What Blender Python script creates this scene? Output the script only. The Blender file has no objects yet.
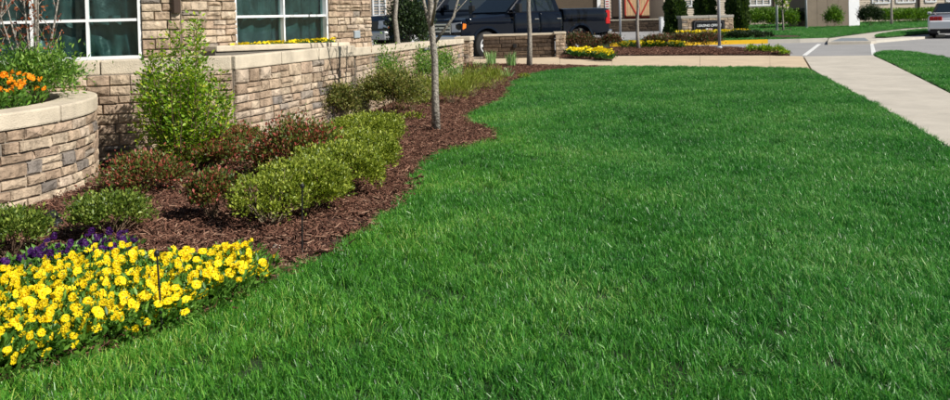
import bpy, bmesh, math, random
import numpy as np
from mathutils import Vector, Matrix

# ------------------------------------------------------------------ camera, world, sun, exposure
scene = bpy.context.scene
COL = scene.collection
F_PX, W_PX = 800.0, 950.0
CX, CY = 475.0, 31.0
CAM_H = 1.25
PITCH, ROLL = math.atan(14/800), 0.025
RIGHT0 = np.array([1.0, 0, 0]); FWD = np.array([0, math.cos(PITCH), -math.sin(PITCH)])
UP0 = np.array([0, math.sin(PITCH), math.cos(PITCH)])
CR, SR = math.cos(ROLL), math.sin(ROLL)
RA = CR*RIGHT0 - SR*UP0
UA = SR*RIGHT0 + CR*UP0
cam_d = bpy.data.cameras.new('camera'); cam = bpy.data.objects.new('camera', cam_d); COL.objects.link(cam)
M = Matrix(((RA[0], UA[0], -FWD[0], 0), (RA[1], UA[1], -FWD[1], 0), (RA[2], UA[2], -FWD[2], CAM_H), (0, 0, 0, 1)))
cam.matrix_world = M
cam_d.sensor_width = 36; cam_d.sensor_fit = 'HORIZONTAL'
cam_d.lens = 36*F_PX/W_PX
cam_d.shift_x = 0.0; cam_d.shift_y = -(200-CY)/W_PX
cam_d.clip_start = 0.05; cam_d.clip_end = 2000
cam_d.dof.use_dof = True; cam_d.dof.focus_distance = 5.0; cam_d.dof.aperture_fstop = 5.6
scene.camera = cam

SUN_EL = math.radians(41); SUN_AZ = math.atan2(0.87, -0.49)      # clockwise from +Y
w = bpy.data.worlds.new('World'); scene.world = w; w.use_nodes = True
nt = w.node_tree; bg = nt.nodes['Background']
sky = nt.nodes.new('ShaderNodeTexSky'); sky.sky_type = 'NISHITA'; sky.sun_disc = False
sky.sun_elevation = SUN_EL; sky.sun_rotation = SUN_AZ; sky.air_density = 1.0; sky.dust_density = 0.6
nt.links.new(sky.outputs[0], bg.inputs[0]); bg.inputs[1].default_value = 0.052
sd = bpy.data.lights.new('sun', 'SUN'); sd.energy = 5.0; sd.angle = math.radians(0.53); sd.color = (1.0, 0.95, 0.87)
sun = bpy.data.objects.new('sun', sd); COL.objects.link(sun)
sv = Vector((math.sin(SUN_AZ)*math.cos(SUN_EL), math.cos(SUN_AZ)*math.cos(SUN_EL), math.sin(SUN_EL)))
sun.rotation_euler = (-sv).to_track_quat('-Z', 'Y').to_euler(); sun.location = sv*40
scene.view_settings.view_transform = 'Standard'; scene.view_settings.look = 'None'
scene.view_settings.exposure = 0.36; scene.view_settings.gamma = 1.0
scene.view_settings.use_curve_mapping = False
scene.render.engine = 'CYCLES'
scene.cycles.max_bounces = 8; scene.cycles.transparent_max_bounces = 8
scene.cycles.diffuse_bounces = 3; scene.cycles.glossy_bounces = 3

# ------------------------------------------------------------------ points on the ground
def ray(px, py):
    u, v = px-CX, py-CY
    u2, v2 = u*CR - v*SR, u*SR + v*CR
    return FWD*F_PX + RIGHT0*u2 - UP0*v2
def G(px, py, z=0.0):
    r = ray(px, py); t = (z-CAM_H)/r[2]
    return Vector((r[0]*t, r[1]*t, z))
def D(px, py, d):
    r = ray(px, py); t = d/r[1]
    return Vector((r[0]*t, d, CAM_H+r[2]*t))

# ------------------------------------------------------------------ materials
MATS = {}
def mat(name, col, rough=0.7, var=0.15, scale=8.0, bump=0.0, bscale=40.0, spec=0.4, metal=0.0, coat=0.0, col2=None, obj_rand=0.0):
    if name in MATS: return MATS[name]
    m = bpy.data.materials.new(name); m.use_nodes = True
    n = m.node_tree; b = n.nodes['Principled BSDF']
    b.inputs['Roughness'].default_value = rough; b.inputs['Specular IOR Level'].default_value = spec
    b.inputs['Metallic'].default_value = metal; b.inputs['Coat Weight'].default_value = coat
    b.inputs['Coat Roughness'].default_value = 0.05
    geo = n.nodes.new('ShaderNodeNewGeometry')
    nz = n.nodes.new('ShaderNodeTexNoise'); nz.inputs['Scale'].default_value = scale; nz.inputs['Detail'].default_value = 6
    nz.inputs['Roughness'].default_value = 0.65
    n.links.new(geo.outputs['Position'], nz.inputs['Vector'])
    mx = n.nodes.new('ShaderNodeMix'); mx.data_type = 'RGBA'
    rmp = n.nodes.new('ShaderNodeMapRange'); rmp.inputs[1].default_value = 0.3; rmp.inputs[2].default_value = 0.7
    n.links.new(nz.outputs['Fac'], rmp.inputs[0]); n.links.new(rmp.outputs[0], mx.inputs[0])
    c2 = col2 if col2 else tuple(min(1, c*(1+var)) for c in col)
    c1 = col if col2 else tuple(c*(1-var) for c in col)
    mx.inputs[6].default_value = (*c1, 1); mx.inputs[7].default_value = (*c2, 1)
    out = mx.outputs[2]
    if obj_rand:
        oi = n.nodes.new('ShaderNodeObjectInfo')
        hs = n.nodes.new('ShaderNodeHueSaturation')
        mr = n.nodes.new('ShaderNodeMapRange'); mr.inputs[3].default_value = 1-obj_rand; mr.inputs[4].default_value = 1+obj_rand
        n.links.new(oi.outputs['Random'], mr.inputs[0]); n.links.new(mr.outputs[0], hs.inputs['Value'])
        n.links.new(out, hs.inputs['Color']); out = hs.outputs[0]
    n.links.new(out, b.inputs['Base Color'])
    if bump:
        nb = n.nodes.new('ShaderNodeTexNoise'); nb.inputs['Scale'].default_value = bscale; nb.inputs['Detail'].default_value = 5
        n.links.new(geo.outputs['Position'], nb.inputs['Vector'])
        bp = n.nodes.new('ShaderNodeBump'); bp.inputs['Strength'].default_value = bump; bp.inputs['Distance'].default_value = 0.02
        n.links.new(nb.outputs['Fac'], bp.inputs['Height']); n.links.new(bp.outputs[0], b.inputs['Normal'])
    MATS[name] = m
    return m

def leafmat(name, stops, rough=0.45, transl=0.3, pos_scale=0.0, spec=0.4, source='tint', pos_amt=0.0, tcol=None):
    """foliage: colour picked along a ramp by a per-leaf random value"""
    if name in MATS: return MATS[name]
    m = bpy.data.materials.new(name); m.use_nodes = True
    n = m.node_tree; b = n.nodes['Principled BSDF']; outn = n.nodes['Material Output']
    b.inputs['Roughness'].default_value = rough; b.inputs['Specular IOR Level'].default_value = spec
    at = n.nodes.new('ShaderNodeAttribute'); at.attribute_name = 'tint'
    fac = at.outputs['Fac']
    if pos_scale:
        geo = n.nodes.new('ShaderNodeNewGeometry')
        nz = n.nodes.new('ShaderNodeTexNoise'); nz.inputs['Scale'].default_value = pos_scale; nz.inputs['Detail'].default_value = 3
        n.links.new(geo.outputs['Position'], nz.inputs['Vector'])
        ma = n.nodes.new('ShaderNodeMath'); ma.operation = 'MULTIPLY_ADD'; ma.inputs[1].default_value = pos_amt; ma.inputs[2].default_value = -pos_amt*0.5
        n.links.new(nz.outputs['Fac'], ma.inputs[0])
        ad = n.nodes.new('ShaderNodeMath'); ad.operation = 'ADD'
        n.links.new(fac, ad.inputs[0]); n.links.new(ma.outputs[0], ad.inputs[1]); fac = ad.outputs[0]
    rp = n.nodes.new('ShaderNodeValToRGB')
    while len(rp.color_ramp.elements) < len(stops): rp.color_ramp.elements.new(0.5)
    for e, (p, c) in zip(rp.color_ramp.elements, stops): e.position = p; e.color = (*c, 1)
    n.links.new(fac, rp.inputs[0]); n.links.new(rp.outputs[0], b.inputs['Base Color'])
    if transl:
        tr = n.nodes.new('ShaderNodeBsdfTranslucent')
        if tcol: tr.inputs[0].default_value = (*tcol, 1)
        else:
            g = n.nodes.new('ShaderNodeHueSaturation'); g.inputs['Value'].default_value = 1.5; g.inputs['Saturation'].default_value = 1.1
            n.links.new(rp.outputs[0], g.inputs['Color']); n.links.new(g.outputs[0], tr.inputs[0])
        ms = n.nodes.new('ShaderNodeMixShader'); ms.inputs[0].default_value = transl
        n.links.new(b.outputs[0], ms.inputs[1]); n.links.new(tr.outputs[0], ms.inputs[2]); n.links.new(ms.outputs[0], outn.inputs[0])
    MATS[name] = m
    return m

def stonemat(name, stops, streak=(14, 14, 5), bump=0.7, cont=0.45):
    """ledge stone: one base tone per stone, streaked and pitted"""
    m = bpy.data.materials.new(name); m.use_nodes = True
    n = m.node_tree; b = n.nodes['Principled BSDF']; b.inputs['Roughness'].default_value = 0.9
    b.inputs['Specular IOR Level'].default_value = 0.2
    oi = n.nodes.new('ShaderNodeObjectInfo'); rp = n.nodes.new('ShaderNodeValToRGB'); rp.color_ramp.interpolation = 'CONSTANT'
    while len(rp.color_ramp.elements) < len(stops): rp.color_ramp.elements.new(0.5)
    for e, (p, c) in zip(rp.color_ramp.elements, stops): e.position = p; e.color = (*c, 1)
    n.links.new(oi.outputs['Random'], rp.inputs[0])
    geo = n.nodes.new('ShaderNodeNewGeometry')
    mp = n.nodes.new('ShaderNodeMapping'); mp.inputs['Scale'].default_value = streak
    n.links.new(geo.outputs['Position'], mp.inputs[0])
    nz = n.nodes.new('ShaderNodeTexNoise'); nz.inputs['Scale'].default_value = 1.0; nz.inputs['Detail'].default_value = 7; nz.inputs['Roughness'].default_value = 0.62
    n.links.new(mp.outputs[0], nz.inputs[0])
    mr = n.nodes.new('ShaderNodeMapRange'); mr.inputs[1].default_value = 0.3; mr.inputs[2].default_value = 0.7
    mr.inputs[3].default_value = 1-cont; mr.inputs[4].default_value = 1+cont
    n.links.new(nz.outputs['Fac'], mr.inputs[0])
    hs = n.nodes.new('ShaderNodeHueSaturation'); n.links.new(mr.outputs[0], hs.inputs['Value']); n.links.new(rp.outputs[0], hs.inputs['Color'])
    n.links.new(hs.outputs[0], b.inputs['Base Color'])
    nb = n.nodes.new('ShaderNodeTexNoise'); nb.inputs['Scale'].default_value = 45; nb.inputs['Detail'].default_value = 6
    n.links.new(geo.outputs['Position'], nb.inputs[0])
    nc = n.nodes.new('ShaderNodeTexNoise'); nc.inputs['Scale'].default_value = 16; nc.inputs['Detail'].default_value = 3; n.links.new(geo.outputs['Position'], nc.inputs[0])
    b0 = n.nodes.new('ShaderNodeBump'); b0.inputs['Strength'].default_value = .6; b0.inputs['Distance'].default_value = 0.03; n.links.new(nc.outputs['Fac'], b0.inputs['Height'])
    bp = n.nodes.new('ShaderNodeBump'); bp.inputs['Strength'].default_value = bump; bp.inputs['Distance'].default_value = 0.015
    n.links.new(b0.outputs[0], bp.inputs['Normal'])
    n.links.new(nb.outputs['Fac'], bp.inputs['Height']); n.links.new(bp.outputs[0], b.inputs['Normal'])
    MATS[name] = m
    return m

STONE = stonemat('ledge_stone', [(0, (0.360, 0.273, 0.193)), (.14, (0.414, 0.323, 0.231)), (.30, (0.324, 0.239, 0.169)), (.44, (0.441, 0.353, 0.258)),
                                 (.58, (0.378, 0.281, 0.204)), (.70, (0.297, 0.218, 0.154)), (.80, (0.414, 0.332, 0.254)), (.93, (0.194, 0.168, 0.146)), (.965, (0.270, 0.227, 0.185))])
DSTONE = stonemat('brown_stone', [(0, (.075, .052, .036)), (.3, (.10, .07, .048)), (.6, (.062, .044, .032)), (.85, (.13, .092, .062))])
MORTAR = mat('mortar', (.27, .23, .185), 0.95, .2, 30, .4, 90)
CAPM = mat('cast_stone_cap', (.54, .47, .365), 0.85, .20, 5.0, .35, 90, .2)
TANWALK = mat('tan_concrete', (.53, .42, .29), 0.9, .12, 1.6, .15, 150, .2)
WALK = mat('pale_concrete', (.47, .43, .365), 0.9, .14, 1.6, .15, 150, .2)
ROADM = mat('asphalt', (.29, .285, .28), 0.9, .10, 0.7, .2, 160, .2)
KERB = mat('kerb_concrete', (.50, .47, .41), 0.9, .10, 2, .15, 150, .2)
YKERB = mat('yellow_paint', (.80, .48, .01), 0.6, .08, 4)
WPAINT = mat('white_road_paint', (.66, .66, .64), 0.7, .10, 4)
PLATE = mat('grey_warning_plate', (.20, .22, .235), 0.7, .10, 6)
SOIL = mat('dark_soil', (.045, .028, .020), 1.0, .35, 20, .8, 60)
MULCHG = mat('mulch_ground', (.075, .038, .027), 1.0, .45, 26, 1.0, 70)
LAWNG = mat('lawn_soil', (.018, .035, .010), 1.0, .3, 10, .6, 60)
WHITEF = mat('white_window_frame', (.78, .79, .80), 0.4, .03, 4)
DARK = mat('dark_interior', (.012, .016, .018), 0.8, .2, 3)
BARK = mat('grey_bark', (.30, .27, .235), 0.9, .28, 26, .6, 50, .2)
BARKP = mat('pale_bark', (.27, .245, .21), 0.9, .55, 30, .9, 45, .2)
TWIG = mat('brown_twig', (.16, .105, .065), 0.9, .25, 20)
TWIGP = mat('pale_twig', (.30, .235, .15), 0.9, .25, 20)
BLACKM = mat('black_metal', (.012, .012, .013), 0.45, .1, 10)
GREYM = mat('grey_metal', (.46, .48, .51), 0.45, .06, 6)

# ------------------------------------------------------------------ object helpers
def tag(o, label=None, cat=None, group=None, kind=None):
    if label: o['label'] = label
    if cat: o['category'] = cat
    if group: o['group'] = group
    if kind: o['kind'] = kind
    return o
def thing(name, label, cat, loc=(0, 0, 0), rz=0.0, group=None):
    o = bpy.data.objects.new(name, None); COL.objects.link(o); o.empty_display_size = 0.1
    o.location = loc; o.rotation_euler = (0, 0, rz)
    return tag(o, label, cat, group)
def link(name, me, parent=None, loc=(0, 0, 0), rot=(0, 0, 0), scl=(1, 1, 1)):
    o = bpy.data.objects.new(name, me); COL.objects.link(o)
    o.location = loc; o.rotation_euler = rot; o.scale = scl
    if parent: o.parent = parent
    return o
def from_bm(name, bm, mats, smooth=False):
    me = bpy.data.meshes.new(name)
    bm.normal_update(); bm.to_mesh(me); bm.free()
    for m in (mats if isinstance(mats, (list, tuple)) else [mats]): me.materials.append(m)
    if smooth:
        me.polygons.foreach_set('use_smooth', [True]*len(me.polygons))
    return me
class MB:
    def __init__(s): s.v = []; s.f = []; s.mi = []
    def add(s, v, f, mi=0):
        k = len(s.v); s.v += [tuple(p) for p in v]; s.f += [tuple(i+k for i in q) for q in f]; s.mi += [mi]*len(f)
    def box(s, c, size, rz=0, mi=0):
        hx, hy, hz = size[0]/2, size[1]/2, size[2]/2; ca, sa = math.cos(rz), math.sin(rz); v = []
        for z in (-hz, hz):
            for x, y in ((-hx, -hy), (hx, -hy), (hx, hy), (-hx, hy)):
                v.append((c[0]+x*ca-y*sa, c[1]+x*sa+y*ca, c[2]+z))
        s.add(v, [(3, 2, 1, 0), (4, 5, 6, 7), (0, 1, 5, 4), (1, 2, 6, 5), (2, 3, 7, 6), (3, 0, 4, 7)], mi)
    def prism(s, poly, z0, z1, mi=0):
        a = sum(poly[i][0]*poly[(i+1) % len(poly)][1]-poly[(i+1) % len(poly)][0]*poly[i][1] for i in range(len(poly)))
        if a < 0: poly = poly[::-1]
        n = len(poly); v = [(p[0], p[1], z0) for p in poly]+[(p[0], p[1], z1) for p in poly]
        f = [tuple(range(n-1, -1, -1)), tuple(range(n, 2*n))]+[(i, (i+1) % n, n+(i+1) % n, n+i) for i in range(n)]
        s.add(v, f, mi)
    def tube(s, pts, rad, n=6, mi=0, cap=True):
        pts = [Vector(p) for p in pts]
        if not isinstance(rad, (list, tuple)): rad = [rad]*len(pts)
        v = []; prev = None
        for i, p in enumerate(pts):
            t = (pts[min(i+1, len(pts)-1)]-pts[max(i-1, 0)]).normalized()
            if prev is None: prev = t.orthogonal().normalized()
            a = (prev-t*prev.dot(t)).normalized(); prev = a; b = t.cross(a)
            for k in range(n):
                g = 2*math.pi*k/n; v.append(p+(a*math.cos(g)+b*math.sin(g))*rad[i])
        f = []
        for i in range(len(pts)-1):
            for k in range(n): f.append((i*n+k, i*n+(k+1) % n, (i+1)*n+(k+1) % n, (i+1)*n+k))
        if cap: f.append(tuple(range(n-1, -1, -1))); f.append(tuple(range((len(pts)-1)*n, len(pts)*n)))
        s.add(v, f, mi)
    def lathe(s, prof, n=20, axis='z', c=(0, 0, 0), mi=0, caps=True):
        v = []
        for r, h in prof:
            for k in range(n):
                g = 2*math.pi*k/n; x, y = r*math.cos(g), r*math.sin(g)
                v.append((c[0]+x, c[1]+y, c[2]+h) if axis == 'z' else (c[0]+x, c[1]+h, c[2]+y))
        m = len(prof)
        f = [(i*n+k, i*n+(k+1) % n, (i+1)*n+(k+1) % n, (i+1)*n+k) for i in range(m-1) for k in range(n)]
        if caps: f += [tuple(range(n-1, -1, -1)), tuple(range((m-1)*n, m*n))]
        s.add(v, f, mi)
    def mesh(s, name, mats, smooth=False, bevel=0.0, seg=1):
        me = bpy.data.meshes.new(name); me.from_pydata(s.v, [], s.f)
        for m in (mats if isinstance(mats, (list, tuple)) else [mats]): me.materials.append(m)
        me.polygons.foreach_set('material_index', s.mi)
        bm = bmesh.new(); bm.from_mesh(me); bmesh.ops.recalc_face_normals(bm, faces=bm.faces)
        if bevel: bmesh.ops.bevel(bm, geom=bm.edges[:], offset=bevel, segments=seg, affect='EDGES', profile=0.6)
        bm.to_mesh(me); bm.free()
        if smooth: me.polygons.foreach_set('use_smooth', [True]*len(me.polygons))
        me.update(); return me
    def build(s, name, mats, parent=None, loc=(0, 0, 0), rot=(0, 0, 0), smooth=False, bevel=0.0, seg=1):
        return link(name, s.mesh(name, mats, smooth, bevel, seg), parent, loc, rot)
def struct(name, poly, z0, z1, m):
    b = MB(); b.prism([(p[0], p[1]) for p in poly], z0, z1)
    return tag(b.build(name, m), kind='structure')

def inpoly(x, y, poly):
    px = np.array([p[0] for p in poly]); py = np.array([p[1] for p in poly]); r = np.zeros(len(x), bool); j = len(px)-1
    for i in range(len(px)):
        c = ((py[i] > y) != (py[j] > y)) & (x < (px[j]-px[i])*(y-py[i])/(py[j]-py[i]+1e-12)+px[i])
        r ^= c; j = i
    return r

# leaves: one small folded blade each
def leaf_mesh(name, P, A, N, L, Wd, tint, m, fold=0.25):
    n = len(P); A = A/np.linalg.norm(A, axis=1)[:, None]
    S = np.cross(A, N); S /= (np.linalg.norm(S, axis=1)[:, None]+1e-9); Nn = np.cross(S, A)
    L = L[:, None]; Wd = Wd[:, None]
    V = np.empty((n, 4, 3))
    V[:, 0] = P; V[:, 1] = P+A*L*.45+S*Wd*.5+Nn*Wd*fold; V[:, 2] = P+A*L; V[:, 3] = P+A*L*.45-S*Wd*.5+Nn*Wd*fold
    me = bpy.data.meshes.new(name)
    me.vertices.add(4*n); me.vertices.foreach_set('co', V.reshape(-1))
    me.loops.add(6*n); base = (np.arange(n)*4)[:, None]
    me.loops.foreach_set('vertex_index', (base+np.array([0, 1, 2, 0, 2, 3])).reshape(-1).astype(np.int32))
    me.polygons.add(2*n)
    me.polygons.foreach_set('loop_start', np.arange(2*n, dtype=np.int32)*3)
    at = me.attributes.new('tint', 'FLOAT', 'FACE'); at.data.foreach_set('value', np.repeat(tint, 2).astype(np.float32))
    me.update(calc_edges=True); me.validate()
    me.materials.append(m)
    return me
def cloud(rng, n, rx, ry, rz, lumps, box=0.0, spread=0.27, shell=0.6):
    """points of a lumpy crown standing on z=0; returns points, outward axes, lump centres"""
    d = rng.normal(size=(lumps, 3)); d /= np.linalg.norm(d, axis=1)[:, None]
    d[:, 2] = np.abs(d[:, 2])*1.0-0.25
    r = shell+(1-shell)*rng.random(lumps)**.5*0.95
    if box: d = d/np.max(np.abs(d), axis=1)[:, None]*box+d*(1-box)
    C = d*r[:, None]*0.85
    k = rng.integers(0, lumps, n)
    p = C[k]+rng.normal(size=(n, 3))*spread*(.6+.8*rng.random(lumps)[k])[:, None]
    if box: p = np.clip(p, -1.0, 1.0)+rng.normal(size=(n, 3))*.02
    q = np.empty_like(p); q[:, 0] = p[:, 0]*rx; q[:, 1] = p[:, 1]*ry; q[:, 2] = (p[:, 2]*.5+.52)*rz
    q[:, 2] = np.where(q[:, 2] < .015, rng.random(n)*.25*rz+.015, q[:, 2])
    Cw = np.stack([C[:, 0]*rx, C[:, 1]*ry, np.maximum(.04, (C[:, 2]*.5+.52)*rz)], 1)
    ax = p-np.array([0, 0, -.5]); ax /= np.linalg.norm(ax, axis=1)[:, None]+1e-6
    return q, ax, Cw

SHRUB_N = [0]
def shrub(label, base, rx, rz, m, n=2200, leaf=.028, asp=.55, lumps=26, box=0.0, ry=None, twig=TWIG, twigs=14, name='shrub', group=None, spread=.27, seed=None, updir=.5, cat='shrub', rzrot=0.0, tw=.0035, shell=.6):
    SHRUB_N[0] += 1; rng = np.random.default_rng(seed if seed else 100+SHRUB_N[0])
    ry = ry or rx
    t = thing(name, label, cat, base, rzrot, group)
    P, ax, C = cloud(rng, n, rx, ry, rz, lumps, box, spread, shell)
    A = ax+rng.normal(size=P.shape)*.75+np.array([0, 0, updir])
    N = rng.normal(size=P.shape)+np.array([0, 0, .9])
    L = leaf*(.6+.8*rng.random(n))
    me = leaf_mesh('crown', P, A, N, L, L*asp, rng.random(n), m)
    link('crown', me, t)
    b = MB(); rr = random.Random(SHRUB_N[0])
    for i in range(min(twigs, len(C))):
        c = Vector(C[i]); s0 = Vector((rr.uniform(-.1, .1)*rx, rr.uniform(-.1, .1)*ry, -.02)); mid = s0.lerp(c, .5)+Vector((rr.uniform(-.15, .15)*rx, rr.uniform(-.15, .15)*ry, .05*rz))
        b.tube([s0, mid, c, c+(c-mid)*.35], [tw, tw*.8, tw*.5, tw*.2], 4)
    b.build('stem', twig, t)
    return t

# scatter of small pieces that nobody could count
def scatter_group(coll):
    ng = bpy.data.node_groups.new('scatter_'+coll.name, 'GeometryNodeTree')
    ng.interface.new_socket('Geometry', in_out='INPUT', socket_type='NodeSocketGeometry')
    ng.interface.new_socket('Geometry', in_out='OUTPUT', socket_type='NodeSocketGeometry')
    N = ng.nodes.new; i = N('NodeGroupInput'); o = N('NodeGroupOutput')
    ip = N('GeometryNodeInstanceOnPoints'); ci = N('GeometryNodeCollectionInfo')
    ci.inputs['Collection'].default_value = coll; ci.inputs['Separate Children'].default_value = True; ci.inputs['Reset Children'].default_value = True
    def na(nm, tp):
        a = N('GeometryNodeInputNamedAttribute'); a.data_type = tp; a.inputs['Name'].default_value = nm; return a
    rt, sc, ix = na('rot', 'FLOAT_VECTOR'), na('scl', 'FLOAT_VECTOR'), na('pick', 'INT')
    e2r = N('FunctionNodeEulerToRotation'); L = ng.links.new
    L(i.outputs[0], ip.inputs['Points']); L(ci.outputs[0], ip.inputs['Instance']); ip.inputs['Pick Instance'].default_value = True
    L(ix.outputs['Attribute'], ip.inputs['Instance Index']); L(rt.outputs['Attribute'], e2r.inputs[0]); L(e2r.outputs[0], ip.inputs['Rotation'])
    L(sc.outputs['Attribute'], ip.inputs['Scale']); L(ip.outputs[0], o.inputs[0])
    return ng
def scatter(name, P, rot, scl, pick, ng, label, cat):
    me = bpy.data.meshes.new(name); me.vertices.add(len(P)); me.vertices.foreach_set('co', P.reshape(-1))
    a = me.attributes.new('rot', 'FLOAT_VECTOR', 'POINT'); a.data.foreach_set('vector', rot.astype(np.float32).reshape(-1))
    a = me.attributes.new('scl', 'FLOAT_VECTOR', 'POINT'); a.data.foreach_set('vector', scl.astype(np.float32).reshape(-1))
    a = me.attributes.new('pick', 'INT', 'POINT'); a.data.foreach_set('value', pick.astype(np.int32))
    o = link(name, me); md = o.modifiers.new('scatter', 'NODES'); md.node_group = ng
    return tag(o, label, cat, kind='stuff')

# ------------------------------------------------------------------ the ground plan
EDGE_PX = [(0, 386), (60, 364), (120, 343), (165, 330), (215, 309), (262, 285), (290, 270), (330, 252), (370, 228), (400, 203), (411, 186), (414, 172), (426, 157),
           (444, 150), (470, 145), (492, 139), (495, 134), (484, 128), (470, 123), (463, 118), (470, 112), (488, 105), (503, 98), (507, 90), (512, 82), (524, 76), (548, 71), (580, 68), (612, 66.5)]
EDGE = [G(*p) for p in EDGE_PX]
LAWN = [Vector((-6, .6, 0)), Vector((-3.2, 2.0, 0))]+EDGE+[G(*p) for p in [(700, 67), (770, 67.5), (806, 68.5), (822, 76), (850, 91), (885, 109.5), (941, 142.5)]]
e = (LAWN[-1]-LAWN[-2]).normalized()
LAWN += [LAWN[-1]+e*3, Vector((1.6, -1.5, 0)), Vector((-6, -1.5, 0))]
g = MB(); g.box((0, 300, -.4), (900, 900, .2))
tag(g.build('ground', mat('far_ground', (.16, .17, .10), 1, .2, .3)), kind='structure')
b = MB(); b.prism([(-60, 20.5), (100, 20.5), (100, 92), (-60, 92)], -.2, -.10)
b.prism([(9.0, 21.5), (11.0, 20.0), (9.0, 4), (100, -6), (100, 20.4), (30, 20.4)], -.2, -.104) if False else None
tag(b.build('road', ROADM), kind='structure')
b = MB(); b.prism([(13.2, 20.5), (100, 20.5), (100, 0), (9.5, 0)], -.2, -.1)
tag(b.build('road', ROADM), kind='structure')
struct('lawn', LAWN, -.25, -.012, LAWNG)
MULCH = [Vector((-9, .6, 0)), Vector((-6, .6, 0)), Vector((-3.2, 2.0, 0))]+EDGE+[G(560, 65.5), G(480, 64), Vector((-1.2, 21.6, 0)), Vector((-9, 20, 0))]
struct('mulch_bed', MULCH, -.25, -.006, MULCHG)
# cross walk (tan) and the main walk, slab by slab
nearX = [G(440, 64.0), G(480, 64.2), G(560, 65.7), G(612, 66.7), G(700, 67.3), G(770, 67.8), G(810, 69.3)]
farX = [G(440, 57.2), G(480, 57.0), G(560, 56.4), G(612, 56.0), G(700, 55.6), G(770, 55.6), G(802.5, 56.2)]
cw = MB(); cw.prism([(p.x, p.y) for p in nearX]+[(p.x, p.y) for p in farX[::-1]], -.2, -.035)
cross = tag(cw.build('cross_walk', mat('walk_bed', (.16, .13, .10), 1)), kind='structure')
for i in range(len(nearX)-1):
    q = [nearX[i], nearX[i+1], farX[i+1], farX[i]]; c = sum(q, Vector())/4
    b = MB(); b.prism([tuple((p-c)*.9965+c)[:2] for p in q], -.034, 0.0); b.build('slab', TANWALK, cross)
lft = [G(811.5, 69.2), G(822, 75.5), G(850, 90.5), G(885, 109), G(941, 142)]
rgt = [G(880, 58.5), G(893, 64.5), G(911, 73.5), G(930, 83), G(950, 93)]
dl = (lft[-1]-lft[-2]).normalized(); dr = (rgt[-1]-rgt[-2]).normalized()
lft = [G(803.5, 56.3)]+lft+[lft[-1]+dl*2.4, lft[-1]+dl*8]; rgt = [G(873, 55.4)]+rgt+[rgt[-1]+dr*4.0, rgt[-1]+dr*10]
def resample(a, n):
    L = [0]
    for i in range(len(a)-1): L.append(L[-1]+(a[i+1]-a[i]).length)
    out = []
    for k in range(n+1):
        t_ = L[-1]*k/n; i = max(j for j in range(len(L)-1) if L[j] <= t_+1e-9); out.append(a[i].lerp(a[i+1], (t_-L[i])/(L[i+1]-L[i])))
    return out
mw = MB(); mw.prism([(p.x, p.y) for p in lft]+[(p.x, p.y) for p in rgt[::-1]], -.2, -.035)
mainw = tag(mw.build('footpath', MATS['walk_bed']), kind='structure')
lft, rgt = resample(lft, 14), resample(rgt, 14)
for i in range(len(lft)-1):
    q = [lft[i], lft[i+1], rgt[i+1], rgt[i]]; c = sum(q, Vector())/4
    b = MB(); b.prism([tuple((p-c)*.988+c)[:2] for p in q], -.034, .0); b.build('slab', WALK, mainw)
# grass strip right of the walk
STRIP = [G(874, 54), G(884, 51.3), G(900, 51), G(925, 54), G(952, 59), G(985, 66)]
STRIP += [Vector((12.5, 9, 0)), Vector((9, 1, 0)), Vector((4.5, 0, 0))]+[p+Vector((.05, 0, 0)) for p in rgt[1:-1]][::-1]
struct('grass_strip', STRIP, -.25, -.01, LAWNG)
# near planting strip beside the road, and the little bed in front of the truck
BED2 = [G(592, 55.8), G(600, 50), G(625, 48), (G(680, 47.6)), G(730, 48.6), G(765, 51), G(790, 54.8), G(768, 55.4), G(700, 55.4), G(640, 55.7)]
struct('mulch_strip', BED2, -.2, .03, MULCHG)
BED3 = [G(560, 58.5), G(585, 59.5), G(612, 61.2), G(608, 57), G(596, 54.5), G(562, 54)]
struct('mulch_patch', BED3, -.2, .03, MULCHG)
# far island with the sign, far verge
def kerb(name, pts, wd, z0, z1, m, label):
    b = MB()
    for i in range(len(pts)-1):
        a, c = Vector(pts[i]), Vector(pts[i+1]); d = (c-a); n = Vector((-d.y, d.x, 0)).normalized()*wd
        b.prism([tuple(a)[:2], tuple(c)[:2], tuple(c+n)[:2], tuple(a+n)[:2]], z0, z1)
    o = b.build(name, m); return tag(o, label, 'kerb')
YK = [G(588, 47.4, -.1), G(640, 46.6, -.1), G(768, 43.6, -.1)]
kerb('yellow_kerb', YK, .18, -.12, .06, YKERB, 'yellow painted kerb along the island in front of the stone sign')
GK = [YK[-1]+Vector((.004, 0, 0)), G(800, 42.9, -.1), G(828, 42.0, -.1)]
kerb('concrete_kerb', GK, .18, -.12, .055, KERB, 'bare concrete kerb between the yellow kerb and the crossing ramp')
def xy(v, z=0): return Vector((v.x, v.y, z))
def up(p, dy): return Vector((p.x, p.y+dy, 0))
FEDGE = [G(829, 38.3), G(850, 35.6), G(875, 32.3), G(902, 29.2), G(918, 28.0), G(945, 26.6)]
ISL = [up(p, .17) for p in YK]+[up(p, .17) for p in GK[1:]]+FEDGE+[Vector((60, 62, 0)), Vector((60, 64, 0)), xy(D(676, 30, 64)), G(675, 33), G(668, 37), G(640, 41.5), G(600, 45.6)]
struct('far_verge', ISL, -.25, .03, LAWNG)
FW = [G(827.6, 42.2)]+FEDGE+[G(945, 29.4), G(918, 31.0), G(896, 33.2), G(881, 35.6), G(875, 38.2), G(876.5, 41.0), G(871, 41.4)]
struct('far_footpath', FW, -.25, .0, WALK)
ISL2 = [G(875.4, 38.2), G(886, 38.0), G(905, 36.4), G(926, 34.4), G(936, 32.6), G(936, 30.2), G(918, 31.2), G(896, 33.4), G(881.4, 35.8)]
struct('grass_island', ISL2, -.25, .05, LAWNG)
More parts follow.
